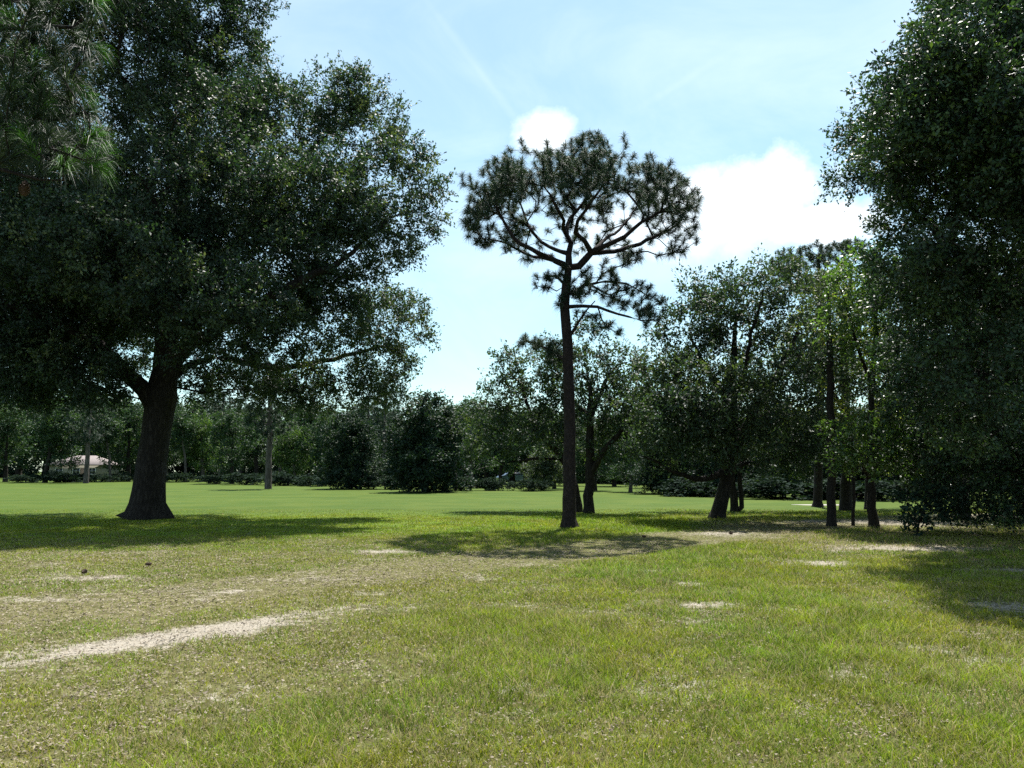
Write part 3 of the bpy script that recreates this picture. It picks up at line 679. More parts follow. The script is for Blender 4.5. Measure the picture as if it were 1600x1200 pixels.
# ================================================================== MIDDLE OAKS
broadleaf('oak_tree', 'spreading oak with a thick right-leaning forked trunk, largest of the middle trees', 'tree', (1120, 811),
    [(1120, 811, 0, .31), (1122, 800, 0, .26), (1130, 770, 0, .225), (1138, 735, 0, .24), (1141, 700, 0, .22), (1142, 660, 0, .21), (1144, 610, 0, .16), (1146, 560, 0, .12), (1150, 500, 0, .06)],
    [[(1140, 720, 0, .17), (1160, 680, -.2, .16), (1190, 620, -.4, .14), (1215, 590, -.5, .13), (1228, 560, -.5, .10), (1245, 520, -.5, .06)],
     [(1137, 742, 0, .14), (1110, 745, -.5, .11), (1085, 748, -1, .09), (1050, 735, -1.5, .05), (1010, 715, -2, .03)],
     [(1142, 690, 0, .14), (1175, 660, 1.2, .11), (1215, 640, 2, .09), (1260, 620, 2.5, .05)],
     [(1143, 650, 0, .12), (1120, 600, .5, .10), (1095, 560, 1, .07), (1080, 530, 1, .05)],
     [(1144, 620, 0, .10), (1165, 570, -.8, .08), (1175, 520, -1.2, .06), (1190, 470, -1.5, .04)],
     [(1140, 735, 0, .10), (1165, 725, 1, .08), (1195, 720, 1.5, .06), (1230, 710, 1.8, .03)],
     [(1142, 670, 0, .10), (1110, 630, -1, .08), (1070, 605, -1.6, .05)]],
    [(1110, 455, 0, .8), (1112, 495, .3, 1.1), (1060, 525, 0, 1.15), (1170, 465, -1, 1.2), (1210, 440, -1, 1.0), (1155, 520, 0, 1.2), (1215, 505, -.5, 1.2), (1105, 560, 1, 1.1), (1035, 560, 0, 1.0), (1040, 610, -.5, 1.1), (1180, 580, 1.4, 1.0), (1255, 600, 1, .9),
     (1100, 640, -1, 1.3), (1160, 650, 1, 1.3), (1050, 660, -1.5, 1.2), (1215, 660, 1.5, 1.3), (1260, 650, 2, .9), (1130, 700, -1.5, .9), (1080, 710, -1, 1.0), (1030, 705, -2, .9), (1200, 705, 1.5, 1.0), (1250, 705, 1, .9), (1150, 620, -2.3, 1.2), (1090, 600, -2, 1.1), (1010, 640, .5, .9), (1230, 580, -1.5, 1.1), (1200, 620, -2.2, 1.2), (1070, 655, -2.5, 1.1), (1250, 460, -.5, 1.0), (1180, 700, -2, .9), (1275, 560, 0, 1.0), (1285, 690, 1, 1.1), (1130, 480, 1, 1.0)],
    'mid_leaf', 'oak_bark', dens=25, size=.13, nspr=6, kper=9, slen=.5, minh=1.7, seed=51, up=.5, flare=.12)
broadleaf('oak_tree', 'upright oak with a dark forked trunk just right of the lone pine', 'tree', (920, 802),
    [(917, 802, 0, .26), (918, 790, 0, .21), (922, 740, 0, .19), (922, 690, 0, .16), (923, 640, 0, .12), (921, 600, 0, .07)],
    [[(922, 735, 0, .13), (945, 705, -.3, .11), (965, 680, -.5, .09), (985, 640, -.6, .06), (995, 600, -.6, .03)], [(923, 648, 0, .1), (945, 600, .5, .08), (965, 570, 1, .04)], [(923, 660, 0, .1), (900, 630, .8, .07), (880, 600, 1, .04)]],
    [(918, 535, 0, .9), (930, 580, .5, 1.2), (975, 570, .3, 1.0), (990, 620, 0, 1.1), (900, 620, .8, 1.1), (950, 640, 0, 1.2), (1000, 670, -.5, 1.0), (965, 700, -.5, 1.0), (910, 680, .8, 1.1), (880, 570, 1, .9), (940, 730, .5, .7)],
    'mid_leaf', 'oak_bark', dens=24, size=.14, nspr=6, kper=9, slen=.5, minh=2.2, seed=53)
broadleaf('oak_tree', 'left-leaning oak with its trunk half hidden behind the lone pine trunk', 'tree', (902, 800),
    [(904, 800, 0, .24), (902, 790, 0, .19), (898, 760, 0, .17), (890, 735, .2, .15), (870, 705, .4, .14), (845, 680, .6, .12), (830, 650, .8, .09), (815, 600, 1, .05)],
    [[(880, 718, .3, .08), (850, 715, -.2, .07), (815, 720, -.6, .05), (785, 725, -1, .03)], [(850, 690, .6, .08), (820, 660, 1, .06), (780, 630, 1.5, .04)]],
    [(835, 585, 1, 1.1), (790, 605, 1.5, 1.1), (860, 630, .8, 1.3), (810, 650, 1, 1.3), (765, 650, 1.5, .9), (780, 690, 0, 1.1), (835, 700, -.5, 1.1), (870, 680, 1, 1.0), (860, 560, 1, .8), (745, 690, 1, .6), (800, 560, 1.4, .5)],
    'mid_leaf', 'oak_bark', dens=24, size=.14, nspr=6, kper=9, slen=.5, minh=2.3, seed=55, group=None)
broadleaf('oak_tree', 'oak with twin trunks close behind the spreading leaning oak', 'tree', (1148, 800),
    [(1148, 800, 0, .20), (1147, 790, 0, .16), (1143, 740, 0, .14), (1142, 680, .2, .15), (1150, 620, .3, .09)],
    [[(1148, 798, 0, .12), (1158, 790, 0, .10), (1156, 750, 0, .09), (1160, 715, .1, .1), (1185, 680, .3, .07), (1220, 640, .5, .04)]],
    [(1130, 640, .5, 1.4), (1190, 640, .5, 1.3), (1240, 680, .5, 1.3), (1080, 680, .5, 1.3), (1280, 720, 1, 1.1), (1160, 700, 1.5, 1.2), (1040, 640, 1, 1.0)],
    'dark_leaf', 'oak_bark', dens=17, size=.16, nspr=5, kper=9, slen=.55, minh=2.0, seed=57)
print('mid', time.time() - T0)

# ================================================================== TREE LINE
VAR = {}
def variant(kind, seed):
    """one far tree of unit scale built round the origin: returns meshes"""
    global rng
    rng = np.random.default_rng(seed); g = np.random.default_rng(seed + 1)
    s = Skel((0, 0, 0)); mats = {'round': ('far_leaf', 'thin_bark'), 'loose': ('far_leaf', 'grey_bark'), 'dense': ('dark_leaf', 'thin_bark'), 'light': ('far_bright_leaf', 'grey_bark'),
            'bush': ('hedge_leaf', 'thin_bark'), 'pale': ('pale_leaf', 'thin_bark'), 'slim': ('far_leaf', 'grey_bark'), 'pine': ('needle', 'grey_bark')}[kind]
    size = .26; ns, kp = 5, 9; sl = .7
    if kind == 'pine':
        s.chain([(0, 0, -.1), (.05, 0, 3), (0, .1, 7), (.15, 0, 10), (.1, 0, 12)], [.36, .28, .24, .17, .06], -1, 0, .8, .02)
        P = []
        for k in range(150):
            z = g.uniform(5.2, 12.6); r = (.4 + 2.6 * math.sin(math.pi * min(1, (z - 4.4) / 8.8)) ** .8) * g.uniform(.3, 1); a = g.uniform(0, 6.28)
            P.append((r * math.cos(a), r * math.sin(a), z))
        D = None; minf = .35; size = .2
    elif kind == 'slim':
        s.chain([(0, 0, -.1), (.2, 0, 3), (.7, .1, 6.5), (1.0, 0, 9), (1, 0, 11)], [.24, .19, .15, .1, .04], -1, 0, .8, .03)
        L = [(np.array([1 + g.normal(0, .8), g.normal(0, .8), z]), g.uniform(1.0, 1.6)) for z in (6.6, 7.6, 8.6, 9.6, 10.6, 8, 9.2)]
        P, D = lobes_to_points(L, 16, g, 5); minf = .4
    elif kind == 'dense':
        s.chain([(0, 0, -.1), (0, 0, 3), (.1, 0, 6), (0, 0, 9.6)], [.3, .24, .16, .04], -1, 0, .8, .03)
        L = []
        for z in np.arange(.8, 10, .8):
            rr = 3.4 * (1 - (z / 11.2) ** 3) * g.uniform(.75, 1.2)
            for a in np.arange(4) * 1.57 + z * 2:
                k_ = g.uniform(.35, .85); L.append((np.array([rr * k_ * math.cos(a), rr * k_ * math.sin(a), z + g.normal(0, .4)]), .5 + rr * g.uniform(.25, .45)))
        P, D = lobes_to_points(L, 7, g, .1, fill=.55); minf = 0
    elif kind == 'bush':
        s.chain([(0, 0, -.1), (0, 0, .6), (.1, 0, 1.5)], [.09, .07, .03], -1, 0, .4, .03)
        L = [(np.array([g.uniform(-1.5, 1.5), g.uniform(-1, 1), g.uniform(.6, 1.7)]), g.uniform(.7, 1.1)) for _ in range(7)]
        P, D = lobes_to_points(L, 18, g, .1); minf = 0; size = .2; sl = .4
    else:
        hh = 10.0; sp = {'round': 3.6, 'loose': 3.4, 'light': 2.8, 'pale': 2.6}[kind]
        if kind == 'pale': hh = 6
        ln = g.normal(0, .5)
        s.chain([(0, 0, -.1), (ln * .2, 0, 1.5), (ln * .6, .1, hh * .35), (ln, 0, hh * .6), (ln, 0, hh * .85)], [.34, .25, .2, .14, .05], -1, 0, .7, .05)
        L = []
        for k in range(15 if kind != 'loose' else 12):
            a = g.uniform(0, 6.28); z = g.uniform(.27, .95) * hh
            rr = sp * math.sqrt(max(.05, 1 - ((z / hh - .52) / .5) ** 2)) * g.uniform(.3, .8)
            L.append((np.array([ln + rr * math.cos(a), rr * math.sin(a), z]), g.uniform(1.1, 1.8) * (.85 if kind == 'loose' else 1)))
        P, D = lobes_to_points(L, 8.5, g, 1.0 if kind != 'pale' else .6, fill=.5); minf = .12
    P = np.array(P)
    tips = s.attach(P, bias=.2, step=.8, minfrac=minf)
    s.radii(.016, 2.0)
    n = s.n; i = np.arange(1, n); q = s.par[i]; d = norm(s.pos[i] - s.pos[q])
    ra = np.where(s.main[q] == i, s.r[q], np.minimum(s.r[q], s.r[i] * 1.2))
    V, Fq = tubes(s.pos[q], s.pos[i], ra, s.r[i], d, d, 6)
    tm = mesh_np('trunk', V, [Fq], smooth=True, mats=[M[mats[1]]])
    if kind == 'pine':
        ax = norm(norm(s.pos[tips] - s.pos[s.par[tips]]) * .6 + np.array([0, 0, .6]) + g.normal(0, .3, (len(tips), 3)))
        V, Q, Tt, t = needles(s.pos[tips], ax, .55, .05, 46, seed, .3, 1.1, .4)
        cm = mesh_np('crown', V, [Q, Tt], {'tint': ('FACE', t)}, mats=[M[mats[0]]])
    else:
        V, Fq, tint, _ = leaves(s.pos[tips], D, size, ns, kp, sl, .5, seed + 2, 0, 0, .6)
        cm = mesh_np('crown', V, [Fq], {'tint': ('FACE', tint)}, mats=[M[mats[0]]])
    return tm, cm
for k in ('round', 'loose', 'dense', 'light', 'bush', 'pale', 'slim', 'pine'):
    VAR[k] = [variant(k, 100 + 13 * len(VAR) + 5 * j) for j in range({'round': 3, 'loose': 2, 'bush': 2}.get(k, 1))]
print('variants', time.time() - T0)

HT = {'round': 11.3, 'loose': 11.0, 'dense': 10.6, 'light': 11.0, 'bush': 2.4, 'pale': 7.0, 'slim': 11.8, 'pine': 12.9}
def far_tree(kind, px, basey, topy, label, group, wide=1.0, dY=0.0, name=None, rz=None, cat='tree'):
    Yb = gdist(basey) + dY
    b = at(px, basey, Yb); b[2] = 0
    top = at(px, topy, Yb)[2]
    sc = top / HT[kind]
    v = VAR[kind]; tm, cm = v[int(px * 7) % len(v)]
    root = thing(name or {'pine': 'pine_tree', 'bush': 'shrub', 'dense': 'cedar_tree'}.get(kind, 'oak_tree'), label, cat, tuple(b), group, (px * 1.7) % 6.28 if rz is None else rz)
    root.scale = (sc * wide, sc * wide, sc)
    link('trunk', tm, root); link('crown', cm, root)
    return root
G1 = 'trees along the far edge of the fairway'
for a in [
    ('round', -60, 753, 590, 'oak at the extreme left end of the far tree line', 1.2, 0),
    ('round', 8, 753, 625, 'dark oak at the left picture edge in the far tree line', 1.0, 0),
    ('round', 70, 754, 625, 'dark oak shading the left end of the far pale-roofed house', 1.1, 0),
    ('pine', 134, 755, 600, 'grey-trunked pine standing in front of the far pale-roofed house', 1.0, 0),
    ('slim', 172, 753, 640, 'leaning tree just right of the pine in front of the far house', 1.1, 0),
    ('round', 200, 752, 620, 'green oak seen just left of the huge oak trunk, in the far tree line', 1.0, 0),
    ('loose', 258, 752, 622, 'oak behind the right side of the huge oak trunk, in the far tree line', 1.0, 0),
    ('slim', 290, 753, 640, 'slim pale trunk leaning right, first beyond the huge oak trunk', 1.0, 0),
    ('light', 318, 753, 628, 'bright yellow-green tree right of the slim pale leaning trunk', 1.0, 4),
    ('round', 362, 756, 632, 'rounded dark green oak left of the grey-trunked fairway pine', 1.0, 0),
    ('pine', 419, 764, 560, 'grey-trunked pine standing forward on the fairway edge, left of centre', 1.0, 0),
    ('light', 462, 756, 650, 'green tree just right of the forward grey-trunked pine', 1.1, 0),
    ('round', 500, 757, 640, 'dusky oak left of the dark pyramid-shaped cedar', .9, 3),
    ('dense', 548, 764, 640, 'dark pyramid-shaped cedar clothed to the ground, smaller of two', 1.15, 0),
    ('pine', 600, 762, 590, 'tall thin pine between the two dark cedars', .8, 8),
    ('dense', 664, 769, 612, 'broad dark cedar clothed to the ground, larger of two', 1.15, 0),
    ('slim', 712, 767, 640, 'thin-trunked tree at the right flank of the larger dark cedar', 1.0, 0),
    ('loose', 736, 764, 618, 'open brownish-green oak against the sky right of the larger cedar', 1.0, 5),
    ('round', 782, 764, 625, 'oak behind the small parked car', .9, 12),
    ('pale', 848, 766, 700, 'pale grey-green willowy tree just left of the lone pine trunk', 1.1, 0),
    ('round', 866, 766, 640, 'dark oak directly behind the lone pine trunk, in the far tree line', 1.0, 6),
    ('round', 930, 769, 655, 'far oak filling the gap under the upright forked oak', 1.1, 4),
    ('loose', 985, 771, 665, 'far oak between the upright forked oak and the leaning oak', 1.2, 3),
    ('dense', 1040, 773, 672, 'dense dark evergreen low on the left of the leaning oak, in the far line', 1.4, 2),
    ('round', 1085, 775, 670, 'far oak immediately left of the leaning oak trunk', 1.2, 3),
    ('dense', 1130, 776, 680, 'dense evergreen directly behind the leaning oak trunk', 1.5, 2),
    ('loose', 1178, 777, 650, 'far oak just right of the twin-trunked oak', 1.2, 4),
    ('round', 1225, 778, 665, 'dark oak at the fairway edge beyond the pale sand strip', 1.2, 2),
    ('light', 1275, 779, 640, 'light green tree in the far line left of the straight dark pine trunk', 1.0, 6),
    ('dense', 1322, 780, 690, 'dense evergreen seen between the slim trunks at the right, in the far line', 1.5, 2),
    ('round', 1375, 781, 660, 'far oak right of the crooked right-hand trunk', 1.3, 2),
    ('dense', 1430, 782, 690, 'dense evergreen glimpsed under the sweeping right-hand branches', 1.6, 2),
    ('round', 1500, 783, 640, 'far oak behind the low right-hand branches', 1.4, 2),
    ('round', 1590, 784, 620, 'far oak at the right picture edge', 1.4, 2),
    ('round', 1690, 785, 600, 'far oak at the extreme right end of the line', 1.5, 2)]:
    k, px, by, ty, lb, w, dy = a
    far_tree(k, px, by, ty, lb, G1, w, dy)
G2 = 'taller trees in the second row of the wood'
for n, (k, px, by, ty, lb) in enumerate([
    ('round', 30, 748, 605, 'tree of the second row above the far house'), ('round', 110, 748, 610, 'tree of the second row behind the grey-trunked pine by the house'),
    ('loose', 180, 748, 612, 'tree of the second row just left of the huge oak trunk'), ('round', 240, 748, 615, 'tree of the second row hidden mostly by the huge oak trunk'),
    ('pine', 345, 750, 606, 'pine top rising above the rounded oak left of the forward pine'), ('round', 400, 750, 634, 'tree of the second row behind the forward grey-trunked pine'),
    ('loose', 440, 751, 632, 'tree of the second row just right of the forward pine crown'), ('round', 520, 752, 645, 'tree of the second row over the shoulder of the smaller cedar'),
    ('pine', 575, 753, 618, 'pine of the second row over the right flank of the smaller cedar'), ('round', 625, 754, 655, 'tree of the second row filling the gap between the cedars'),
    ('loose', 700, 756, 632, 'tree of the second row over the right flank of the larger cedar'), ('round', 760, 757, 645, 'tree of the second row left of the parked car'),
    ('round', 820, 757, 640, 'tree of the second row right of the parked car'), ('round', 895, 759, 650, 'tree of the second row right behind the lone pine'),
    ('round', 960, 760, 655, 'tree of the second row right of the upright forked oak'), ('round', 1020, 763, 668, 'tree of the second row left of the leaning oak crown'),
    ('round', 1110, 765, 665, 'tree of the second row behind the leaning oak fork'), ('round', 1200, 767, 660, 'tree of the second row right of the leaning oak fork'),
    ('round', 1250, 768, 660, 'tree of the second row under the tufted pine'), ('round', 1340, 770, 670, 'tree of the second row between the right-hand trunks'),
    ('round', 1460, 770, 650, 'tree of the second row under the sweeping right-hand branches')]):
    far_tree(k, px, by, ty, lb, G2, 1.25)
for (k, px, by, ty, lb) in [
    ('loose', 5, 746, 596, 'tall open tree of the rear wood at the left picture edge'), ('round', 70, 746, 600, 'tall tree of the rear wood above the left end of the far house'),
    ('round', 150, 746, 604, 'tall tree of the rear wood above the right end of the far house'), ('loose', 215, 746, 606, 'tall tree of the rear wood touching the left side of the huge oak trunk'),
    ('round', 290, 747, 612, 'tall tree of the rear wood above the slim pale leaning trunk'), ('loose', 375, 748, 614, 'tall tree of the rear wood left of the forward pine crown'),
    ('round', 480, 749, 622, 'tall tree of the rear wood between forward pine and smaller cedar'), ('loose', 560, 751, 628, 'tall tree of the rear wood over the top of the smaller cedar'),
    ('round', 730, 755, 630, 'tall tree of the rear wood under the open brownish oak'), ('round', 800, 756, 632, 'tall tree of the rear wood over the small parked car')]:
    far_tree(k, px, by, ty, lb, G2, 1.5)
G3 = 'low shrubs in front of the wood'
for (k, px, by, ty, lb, w, c) in [
    ('bush', 112, 753.2, 741, 'low shrub before the middle of the far house, left of the grey pine', 1.2, 0), ('bush', 150, 753, 739, 'low shrub before the wall of the far house, right of the grey pine', 1.3, 0), ('bush', 92, 753.5, 736, 'low green shrub before the left corner of the far house', 1.4, 0), ('bush', 40, 753, 742, 'low shrub beneath the oak at the left end', 1.8, 0),
    ('bush', 190, 752, 738, 'dark shrub left of the huge oak trunk foot', 1.6, 0), ('bush', 275, 753, 738, 'dark shrub at the foot of the slim pale leaning trunk', 1.5, 0), ('bush', 335, 755, 741, 'dark shrub under the bright yellow-green tree', 1.6, 0),
    ('bush', 385, 757, 738, 'shrub left of the foot of the forward grey-trunked pine', 1.4, 0), ('bush', 450, 758, 738, 'shrub right of the foot of the forward grey-trunked pine', 1.6, 0), ('bush', 500, 759, 740, 'shrub at the left skirt of the smaller cedar', 1.5, 0),
    ('bush', 602, 764, 742, 'shrub between the skirts of the two cedars', 1.3, 0), ('bush', 735, 766, 744, 'shrub at the right skirt of the larger cedar', 1.2, 0), ('bush', 778, 766, 747, 'low shrub left of the small parked car', 1.0, 0),
    ('bush', 835, 767, 748, 'low shrub right of the small parked car', 1.0, 0), 
    ('bush', 1110, 775, 746, 'dark shrub touching the leaning oak trunk from behind', 1.7, 0), 
    ('bush', 1240, 778, 746, 'dark shrub beyond the pale sand strip', 1.9, 0), ('bush', 1345, 780, 748, 'dark shrub seen between the right-hand trunks', 1.9, 0), ]:
    far_tree(k, px, by + .6, ty + 1, lb, G3, w * 1.7, cat='bush')

# far wood closing the gaps: a mass nobody could count
def wood():
    g = np.random.default_rng(77)
    P = []; D = []
    line = [(-500, 748), (0, 746.5), (300, 747.5), (600, 750), (760, 752), (900, 755), (1200, 763), (1500, 768), (1800, 770)]
    top = [(-500, 600), (0, 634), (300, 640), (600, 650), (900, 652), (1300, 655), (1800, 640)]
    xs = np.array([l[0] for l in line]); ys = np.array([l[1] for l in line])
    tx = np.array([l[0] for l in top]); ty = np.array([l[1] for l in top])
    for k in range(13000):
        px = g.uniform(-500, 1800); Y = gdist(np.interp(px, xs, ys)) + g.uniform(0, 14)
        h = at(px, np.interp(px, tx, ty) + 10 * math.sin(px * .05) + 8 * math.sin(px * .13 + 1), Y)[2]
        if 55 < px < 165 and g.uniform() < .7: continue
        p = at(px, 740, Y); p[2] = h * g.uniform(.01, 1) ** 1.4
        P.append(p); D.append(norm(g.normal(0, 1, (1, 3)))[0])
    V, Fq, t, _ = leaves(np.array(P), np.array(D), .42, 4, 8, 1.1, .4, 9, 0, 0, .7)
    o = link('woodland', mesh_np('woodland', V, [Fq], {'tint': ('FACE', t)}, mats=[M['dark_leaf']]))
    tag(o, 'shady woodland thicket filling the gaps behind the far tree line', 'woodland', None, 'stuff')
wood()
print('far', time.time() - T0)

# ================================================================== HOUSES AND CAR
def box(x0, x1, y0, y1, z0, z1):
    V = [(x0, y0, z0), (x1, y0, z0), (x1, y1, z0), (x0, y1, z0), (x0, y0, z1), (x1, y0, z1), (x1, y1, z1), (x0, y1, z1)]
    return np.array(V, float), np.array([(0, 3, 2, 1), (4, 5, 6, 7), (0, 1, 5, 4), (1, 2, 6, 5), (2, 3, 7, 6), (3, 0, 4, 7)])
def boxes(name, bs, mat, parent):
    V, Fq = join([box(*b) for b in bs]); return link(name, mesh_np(name, V, [Fq], mats=[mat]), parent)
M['stucco'] = plain_mat('stucco', (.20, .19, .15), .9, 0, .1, 3)
M['brick'] = plain_mat('brick', (.36, .22, .17), .9, 0, .25, 9)
M['roof'] = plain_mat('roof', (.15, .125, .12), .85, 0, .2, 5)
M['glass'] = plain_mat('glass', (.03, .035, .04), .1, 0, .1, 2)
M['white'] = plain_mat('white', (.7, .7, .68), .5, 0, .05, 3)
M['carpaint'] = plain_mat('carpaint', (.12, .18, .27), .3, .2, .03, 2)
M['tyre'] = plain_mat('tyre', (.02, .02, .02), .8, 0, .1, 9)
M['metal'] = plain_mat('metal', (.5, .5, .52), .3, .9, .05, 9)
def house(name, label, px, basey, w, d, wall, rz=0, dY=0):
    Y = gdist(basey) + dY; b = at(px, basey, Y); b[2] = 0
    r = thing(name, label, 'house', tuple(b), None, rz)
    hw = w / 2
    boxes('wall', [(-hw, hw, -d / 2, d / 2, -.1, 2.5)], wall, r)
    e = .6; z0, z1 = 2.503, 4.3
    V = np.array([(-hw - e, -d / 2 - e, z0), (hw + e, -d / 2 - e, z0), (hw + e, d / 2 + e, z0), (-hw - e, d / 2 + e, z0),
                  (-hw - e, -d / 2 - e, z0 + .18), (hw + e, -d / 2 - e, z0 + .18), (hw + e, d / 2 + e, z0 + .18), (-hw - e, d / 2 + e, z0 + .18), (-hw + d * .4, 0, z1), (hw - d * .4, 0, z1)])
    rf = link('roof', mesh_np('roof', V, [np.array([(0, 3, 2, 1), (0, 1, 5, 4), (1, 2, 6, 5), (2, 3, 7, 6), (3, 0, 4, 7), (4, 5, 9, 8), (6, 7, 8, 9)]), np.array([(5, 6, 9), (7, 4, 8)])], mats=[M['roof']]), r)
    for x in (-hw + 1.6, -hw + 4.4, hw - 2.0):
        f = boxes('window', [(x - .6, x + .6, -d / 2 - .05, -d / 2 + .02, .95, 1.02), (x - .6, x + .6, -d / 2 - .05, -d / 2 + .02, 2.03, 2.1), (x - .6, x - .53, -d / 2 - .05, -d / 2 + .02, 1.02, 2.03), (x + .53, x + .6, -d / 2 - .05, -d / 2 + .02, 1.02, 2.03), (x - .02, x + .02, -d / 2 - .045, -d / 2 + .02, 1.02, 2.03)], M['white'], r)
        boxes('pane', [(x - .53, x + .53, -d / 2 - .02, -d / 2 + .01, 1.02, 2.03)], M['glass'], f)
    dr = boxes('door', [(.6, 1.5, -d / 2 - .04, -d / 2 + .01, 0, 2.05)], M['brick'], r)
    boxes('handle', [(1.36, 1.42, -d / 2 - .09, -d / 2 - .04, .98, 1.04)], M['metal'], dr)
    return r
house('house', 'low pale house with a pinkish-white hipped roof half hidden at the far left', 132, 749.5, 9, 7, M['stucco'], R(8))
house('house', 'low brick house barely showing through the trees behind the lone pine trunk', 862, 752, 12, 8, M['brick'], R(-6))

def car():
    Y = gdist(755); b = at(802, 755, Y); b[2] = 0
    r = thing('parked_car', 'small pale blue parked car glimpsed under the far trees left of the lone pine', 'car', tuple(b), None, R(12))
    prof = [(-2.1, .35), (-2.15, .75), (-1.9, .95), (-1.3, 1.02), (-.75, 1.42), (.65, 1.45), (1.25, 1.0), (1.95, .88), (2.12, .65), (2.1, .35)]
    n = len(prof); V = []
    for sgn in (-1, 1):
        for (x, z) in prof:
            V.append((x, sgn * (.85 if z < 1.1 else .66), z))
    Fq = [(i, (i + 1) % n, n + (i + 1) % n, n + i) for i in range(n)]
    me = bpy.data.meshes.new('body'); me.from_pydata(V, [], Fq + [tuple(range(n))[::-1], tuple(range(n, 2 * n))]); me.materials.append(M['carpaint'])
    link('body', me, r)
    for sgn in (-1, 1):
        V = [(-1.15, sgn * .80, 1.04), (1.05, sgn * .80, 1.04), (.62, sgn * .70, 1.36), (-.7, sgn * .70, 1.36)]
        V2 = [(x, y + sgn * .03, z) for x, y, z in V]
        me = mesh_np('side_window', V + V2, [np.array([(0, 1, 2, 3), (4, 5, 6, 7), (0, 1, 5, 4), (1, 2, 6, 5), (2, 3, 7, 6), (3, 0, 4, 7)])], mats=[M['glass']])
        link('side_window', me, r)
    for x in (-1.35, 1.35):
        for y in (-.8, .8):
            A = np.array([[x, y - .1, .32]]); B = np.array([[x, y + .1, .32]]); d = np.array([[0, 1.0, 0]])
            n = 20; ang = np.arange(n) * 2 * math.pi / n
            V = [(x + .32 * math.cos(a), y + s, .32 + .32 * math.sin(a)) for s in (-.1, .1) for a in ang]
            me = bpy.data.meshes.new('tyre'); me.from_pydata(V, [], [(i, (i + 1) % n, n + (i + 1) % n, n + i) for i in range(n)] + [tuple(range(n)), tuple(range(n, 2 * n))]); me.materials.append(M['tyre'])
            t = link('wheel', me, r)
            V = [(x + .19 * math.cos(a), y + s, .32 + .19 * math.sin(a)) for s in (-.115, .115) for a in ang]
            me = bpy.data.meshes.new('rim'); me.from_pydata(V, [], [(i, (i + 1) % n, n + (i + 1) % n, n + i) for i in range(n)] + [tuple(range(n)), tuple(range(n, 2 * n))]); me.materials.append(M['metal'])
            link('rim', me, t)
    for y in (-.6, .6):
        boxes('headlight', [(2.06, 2.16, y - .14, y + .14, .6, .74)], M['white'], r)
car()

# ================================================================== GROUND
def ground():
    a = np.concatenate([[-900, -500, -300, -200, -140, -100, -75, -58, -46, -38], np.arange(-32, 32.01, .25), [38, 46, 58, 75, 100, 140, 200, 300, 500, 900]])
    c = np.concatenate([[-300, -100, -40, -15, -5], np.arange(0, 40.01, .25), [42, 45, 49, 54, 60, 68, 78, 90, 105, 125, 150, 200, 300, 500, 900]])
    X, Y = np.meshgrid(a, c); Z = height(X, Y)
    V = np.stack([X.ravel(), Y.ravel(), Z.ravel()], 1)
    nx, ny = len(a), len(c)
    i = np.arange(ny - 1)[:, None] * nx + np.arange(nx - 1)[None]
    Fq = np.stack([i, i + 1, i + nx + 1, i + nx], -1).reshape(-1, 4)
    sand, bare, dry, rough, track, lush = fields(X.ravel(), Y.ravel())
    me = mesh_np('ground', V, [Fq], {'sand': ('POINT', sand), 'bare': ('POINT', bare), 'dry': ('POINT', dry), 'rough': ('POINT', rough), 'track': ('POINT', lush)}, smooth=True, mats=[M['ground']])
    o = link('ground', me); tag(o, None, None, None, 'structure')

